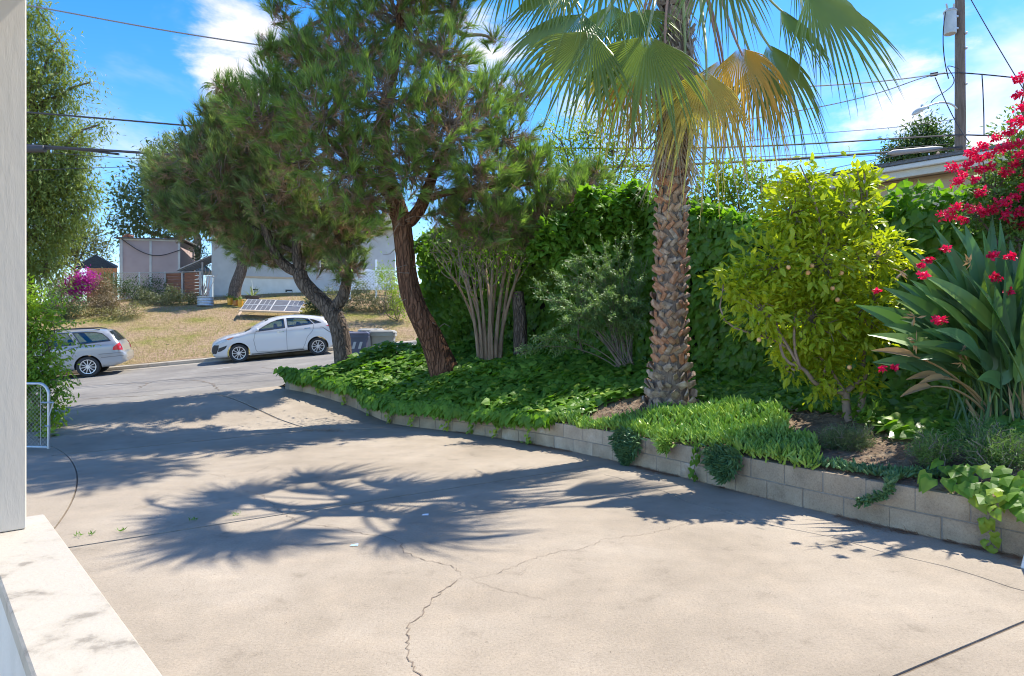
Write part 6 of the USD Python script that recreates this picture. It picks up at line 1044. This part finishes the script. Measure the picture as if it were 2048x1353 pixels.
tree("olive_tree", "olive-green rounded treetop just over the left pine", "tree", ht(xat(360, 56), 56), B(56, [(340, 320, 40), (375, 305, 34), (310, 330, 22), (400, 330, 50), (360, 350, 50)]), m_olive, 6000, .34, LEAF2, .7, tr=.3, seed=147, k=12, csize=.9)
m_lgt = leafy("lime_tree_leaf", [(.18, .30, .02), (.32, .44, .03), (.48, .56, .05), (.62, .62, .09)], rough=.42, trans=.45, tint=(1.3, 1.25, .4), clump=1.0, cw=.4)
lb = np.array([2.4, 16.2, 1.2]); tree("lime_green_tree", "airy lime-green tree behind the hedge left of the palm", "tree", lb, B(16.4, [(1120, 300, 42), (1175, 270, 40), (1225, 300, 46), (1265, 250, 34), (1150, 350, 58), (1225, 370, 56), (1280, 340, 42), (1170, 430, 56), (1255, 430, 56), (1105, 400, 50), (1200, 225, 18), (1275, 200, 16), (1320, 400, 40), (1100, 260, 18), (1145, 235, 12)], .8), m_lgt, 8500, .10, LEAF4, .9, tr=.10, seed=149, k=8, csize=.35, ntwig=220, shell=.2)
tree("lime_green_tree", "lime-green vine-like treetop right of the palm trunk, under the orange fronds", "tree", np.array([5.0, 12.6, 1.1]), B(12.4, [(1420, 400, 44), (1470, 370, 40), (1520, 365, 30), (1440, 350, 30), (1480, 420, 44), (1410, 450, 36), (1545, 400, 26), (1500, 340, 16)], .7), m_lgt, 3000, .10, LEAF4, .95, tr=.06, seed=151, k=8, csize=.3, ntwig=100)
tree("round_tree", "rounded green tree behind the utility pole above the roof", "tree", np.array([24, 38, 3.0]), B(38, [(1840, 275, 26), (1815, 295, 30), (1870, 290, 30), (1800, 320, 30), (1850, 320, 40), (1890, 310, 26), (1780, 335, 22), (1850, 252, 14), (1760, 345, 14)]), leafy("round_tree_leaf", [(.05, .10, .03), (.09, .15, .04), (.15, .21, .06)], clump=.8, cw=.5), 9000, .24, LEAF4, .8, tr=.22, seed=153, k=10, csize=.6)
m_mag = leafy("magenta_bract", [(.42, .02, .30), (.58, .03, .42), (.70, .08, .52)], rough=.5, trans=.4, tint=(1.1, .6, 1.0)); tree("magenta_bougainvillea", "magenta bougainvillea bush on the slope left of the shed", "bougainvillea", ht(xat(160, 31), 31), B(31, [(132, 578, 17), (155, 566, 18), (178, 554, 13), (118, 592, 12), (150, 586, 16), (172, 572, 12)]), m_mag, 5200, .085, LEAF2, 1.2, tr=.03, seed=155, k=10, csize=.25, crown="flowers", trunk="stems", ntwig=40)
m_bdk = leafy("dark_bush_leaf", [(.06, .10, .04), (.10, .15, .055), (.17, .22, .085)], trans=.25); m_bgr = leafy("grey_bush_leaf", [(.11, .13, .065), (.17, .185, .09), (.25, .25, .14)], trans=.25, clump=2, cw=.5); m_brn = leafy("dry_bush_leaf", [(.17, .13, .07), (.27, .19, .11), (.33, .22, .12)], trans=.15, clump=2); m_ye = leafy("dry_yellow_bush", [(.20, .19, .07), (.29, .26, .11), (.36, .31, .16)], trans=.2, clump=2)
def bush(lab, Y, lst, mat, n, L, seed, cat="bush", name="bush", group=None):
    lo = max(lst, key=lambda a: a[1]); x = xat(lo[0], Y); tree(name, lab, cat, ht(x, Y), B(Y, lst, .9), mat, n, L, LEAF2, .8, tr=0, seed=seed, k=10, csize=.22, crown="foliage", trunk="stems", ntwig=30, shell=.45, group=group)
bush("dark green bush directly under the mauve shed", 33.2, [(270, 580, 24), (310, 578, 22), (240, 575, 22), (215, 565, 22), (335, 590, 14), (290, 592, 20)], m_bdk, 5200, .10, 161)
bush("grey-brown dry bush below the magenta bougainvillea", 31.2, [(205, 575, 20), (190, 600, 22), (220, 595, 18)], m_brn, 2800, .09, 162)
bush("grey-green bush in the middle of the left slope, in front of the fence", 31.5, [(340, 606, 22), (368, 602, 20), (392, 604, 15), (312, 610, 22), (292, 600, 20), (345, 590, 16)], m_bgr, 6500, .085, 163)
bush("mottled brown-grey bush left of the grassy slope", 29.2, [(215, 608, 20), (235, 620, 18), (195, 620, 18)], m_brn, 3400, .085, 164)
bush("pale yellow dry bush at the edge of the grassy slope", 28.4, [(245, 632, 20), (270, 622, 16), (215, 642, 22), (180, 640, 22), (150, 630, 24)], m_ye, 4800, .08, 165)
bush("shadowy green bush beside the hedge on the far slope", 28.0, [(120, 620, 26), (100, 590, 26), (150, 608, 20), (130, 650, 20)], m_bdk, 4200, .09, 166)
bush("low green ice-plant clump at the far kerb, larger and right", 25.2, [(305, 712, 13), (325, 708, 12), (338, 716, 8)], m_ivyb, 1500, .05, 167, "ground plant", "kerb_plant"); bush("low green ice-plant clump at the far kerb, next to the silver car", 25.2, [(268, 718, 12), (252, 722, 8)], m_ivyb, 1100, .05, 168, "ground plant", "kerb_plant"); bush("small grassy green patch on the slope above the silver car's tail", 26.0, [(295, 688, 8), (315, 690, 6), (245, 680, 8)], m_ivyb, 900, .05, 169, "ground plant", "kerb_plant")
bush("grey-green bush under the white lattice, between the pine trunks", 31.0, [(700, 600, 26), (730, 605, 28), (765, 600, 28), (790, 615, 24), (725, 580, 18)], m_bgr, 6000, .09, 170); bush("brighter green bush right of the lattice, half behind the front trunk", 29.5, [(780, 560, 26), (810, 590, 26), (765, 545, 16), (795, 620, 20)], m_lgt, 2600, .10, 171); bush("dark agave-like bush below the house's right end", 30.0, [(622, 605, 13), (640, 612, 13)], m_bdk, 1500, .10, 172); bush("dark shrubs filling the gap left of the house awning", 38.0, [(405, 520, 14), (400, 500, 12)], m_blue, 900, .12, 173)
bush("mixed green shrubs filling the slope right of the solar rack", 30.5, [(655, 600, 20), (680, 615, 18), (640, 620, 14)], m_bgr, 3000, .09, 177)
r = rng(178); t = thing("bright_bush", "bright green broad-leaved bush over the ivy just left of the palm trunk", "bush"); bx = B(12.6, [(1110, 470, 40), (1170, 450, 46), (1240, 430, 46), (1285, 480, 40), (1205, 505, 42), (1130, 520, 32), (1270, 400, 34), (1180, 400, 30), (1080, 500, 24)], .7); c, o, k = in_blobs(r, bx, 2800, .35); obj("foliage", leaves(r, IVY, c, o, .125, 1, grav=.25), m_ivyb, t); mb = MB(); b0 = np.array([2.3, 13.0, 1.1])
for b in bx: mb.add(limb(r, b0, b[0], .03, .01, wob=.08, sides=5))
obj("stems", mb.out(), m_brown, t)
# small pine before the house, and a fan palm far behind the left pine
gt = ht(xat(473, 31.8), 31.8); r = rng(175); t = thing("garden_pine", "small pine with a bent grey trunk close to the stucco house wall", "tree"); obj("trunk", tube(spline([gt, P(474, 565, 31.8), P(484, 535, 31.8), P(482, 500, 31.8), P(470, 450, 31.8)], 20), np.linspace(.30, .2, 20), 12, rough=.2), m_pbark2, t, smooth=60); bb = B(31.8, [(490, 510, 22), (470, 490, 26), (510, 495, 24), (530, 505, 14), (455, 460, 36), (500, 450, 40)]); c, o, k = in_blobs(r, bb, 420, .3); obj("crown", tufts(r, c, unit(o+[0, 0, .3]), .35, 45, .022), m_needle2, t)
c = P(440, 176, 40); t = thing("distant_palm", "small fan palm top peeping out behind the left pine's crown", "palm tree"); obj("trunk", tube([np.array([c[0], 40, zhill(c[0], 40)]), c], .18, 8), m_fibre, t)
for k in range(9): a = 2*math.pi*k/9; dv = np.array([math.cos(a), .4*math.sin(a), .35*math.sin(a*2)]); obj("frond", fan(r, c+dv*.5, dv+[0, 0, -.3], np.array([0, -.6, .7]), .9, nseg=22), m_fg, t)

# ---- dry grass on the hill, litter, weeds
r = rng(181); n = 30000; s_ = -8+26*r.random(n); d_ = RW+.58+13*r.random(n)**1.3; X, Y = xy(s_, d_); z = zhill(X, Y); g = fbm(np.c_[X*.5, Y*.5, X*0], 3, 55); obj("dry_grass", scatter(NEEDLE, np.c_[X, Y, z-.01], unit(np.c_[r.normal(size=(n, 2))*.6, np.full(n, 1.0)]), rdir(r, n), (.05+.13*r.random(n))*(.5+1.0*g), .014), leafy("dry_grass_blade", [(.38, .30, .16), (.30, .28, .10), (.20, .24, .06), (.44, .34, .22)], trans=.25, clump=.6, cw=.7), None, label="thin dry grass and straw across the hillside", cat="grass", kind="stuff")
r = rng(183); q, tt, oo = bed_pts(r, 9000, .3, 11.0, .10, 2.2); n = len(q); obj("leaf_litter", scatter(LEAF2, np.c_[q, zbed(q[:, 0], q[:, 1])+.012+.02*r.random(n)], rdir(r, n)*[1, 1, .3], unit(np.array([0, 0, 1])+rdir(r, n)*.7), .03+.06*r.random(n), .03), leafy("litter", [(.16, .10, .06), (.30, .20, .12), (.42, .31, .21), (.50, .42, .33)], rough=.8, trans=.05), None, label="dry brown leaf litter over the bare soil of the bed", cat="leaf litter", kind="stuff")
r = rng(185); n = 5200; tt = 3.2+9*r.random(n); p, dd = wall_at(tt); nb = np.stack([dd[:, 1], -dd[:, 0]], 1); w = fbm(np.c_[tt*1.4, tt*0, tt*0], 3, 8); kp = (w > .50) | (r.random(n) < .10); tt, p, dd, nb, w = tt[kp], p[kp], dd[kp], nb[kp], w[kp]; n = len(tt); o = -.01-np.abs(r.normal(size=n))*.045*np.clip((w-.35)*4, .1, 1.6); q = p+nb*o[:, None]; obj("needle_litter", scatter(NEEDLE, np.c_[q, zdrive(q[:, 0], q[:, 1])+.004+.015*r.random(n)*np.exp(o*14)], unit(np.c_[dd+r.normal(size=(n, 2))*.5, r.normal(size=n)*.15]), np.array([0, 0, 1.0]), .03+.05*r.random(n), .006), leafy("rusty_needles", [(.20, .10, .055), (.30, .17, .10), (.36, .24, .15)], rough=.8, trans=.05), None, label="rusty fallen needles drifted along the foot of the wall", cat="litter", kind="stuff")
n = 900; px = np.c_[150+1850*r.random(n), 850+500*r.random(n)**.9]; q = hits(px[:n], zdrive) if False else np.c_[-7+11*r.random(n), 1.6+10.5*r.random(n)]; pr = shapely.contains_xy(drive.buffer(-.1), q[:, 0], q[:, 1]); q = q[pr]; n = len(q); obj("debris", scatter(LEAF2, np.c_[q, zdrive(q[:, 0], q[:, 1])+.004], unit(np.c_[r.normal(size=(n, 2)), np.zeros(n)]), np.array([0, 0, 1.0]), .006+.022*r.random(n)**2.5, .008), leafy("debris_bits", [(.07, .05, .035), (.16, .11, .07), (.30, .22, .15), (.6, .58, .55)], trans=.0, rough=.9), None, label="scattered tiny leaf crumbs on the concrete driveway", cat="debris", kind="stuff")
wd_ = thing("joint_weeds", "tiny green weeds sprouting along the driveway joint in the shade", "weeds")
for u, v in ((155, 1074), (181, 1072), (241, 1064), (386, 1043), (474, 1031)): a = hit(u, v, zdrive); n = 12; obj("weed", scatter(LEAF2, a+r.normal(size=(n, 3))*[.02, .01, .004]+[0, 0, .006], unit(rdir(r, n)+[0, 0, .8]), rdir(r, n), .03+.03*r.random(n), .014), m_ivyb, wd_)
for u, v, lab in ((850, 1031, "scrap of white paper lying at the edge of the palm's shadow"), (708, 1092, "bluish scrap of plastic on the driveway near the big crack")): a = hit(u, v, zdrive); obj("paper_scrap", hull([a+np.array(x) for x in ((-.03, -.02, .004), (.035, -.015, .004), (.03, .02, .012), (-.025, .025, .004), (0, 0, .014))]), solid("scrap_"+str(u), (.75, .76, .78) if u == 850 else (.35, .48, .62), rough=.6), None, label=lab, cat="litter")
n = 34; a = hit(655, 862, zdrive); q = a+np.c_[r.normal(size=(n*8, 2))*[.28, .10], np.full(n*8, .004)]; obj("leaf_pile", scatter(LEAF2, q+np.c_[np.zeros((n*8, 2)), .02*r.random(n*8)], rdir(r, n*8)*[1, 1, .2], unit(np.array([0, 0, 1])+rdir(r, n*8)*.4), .05, .02), m_deadn, None, label="small drift of brown needles at the driveway joint corner", cat="litter", kind="stuff")
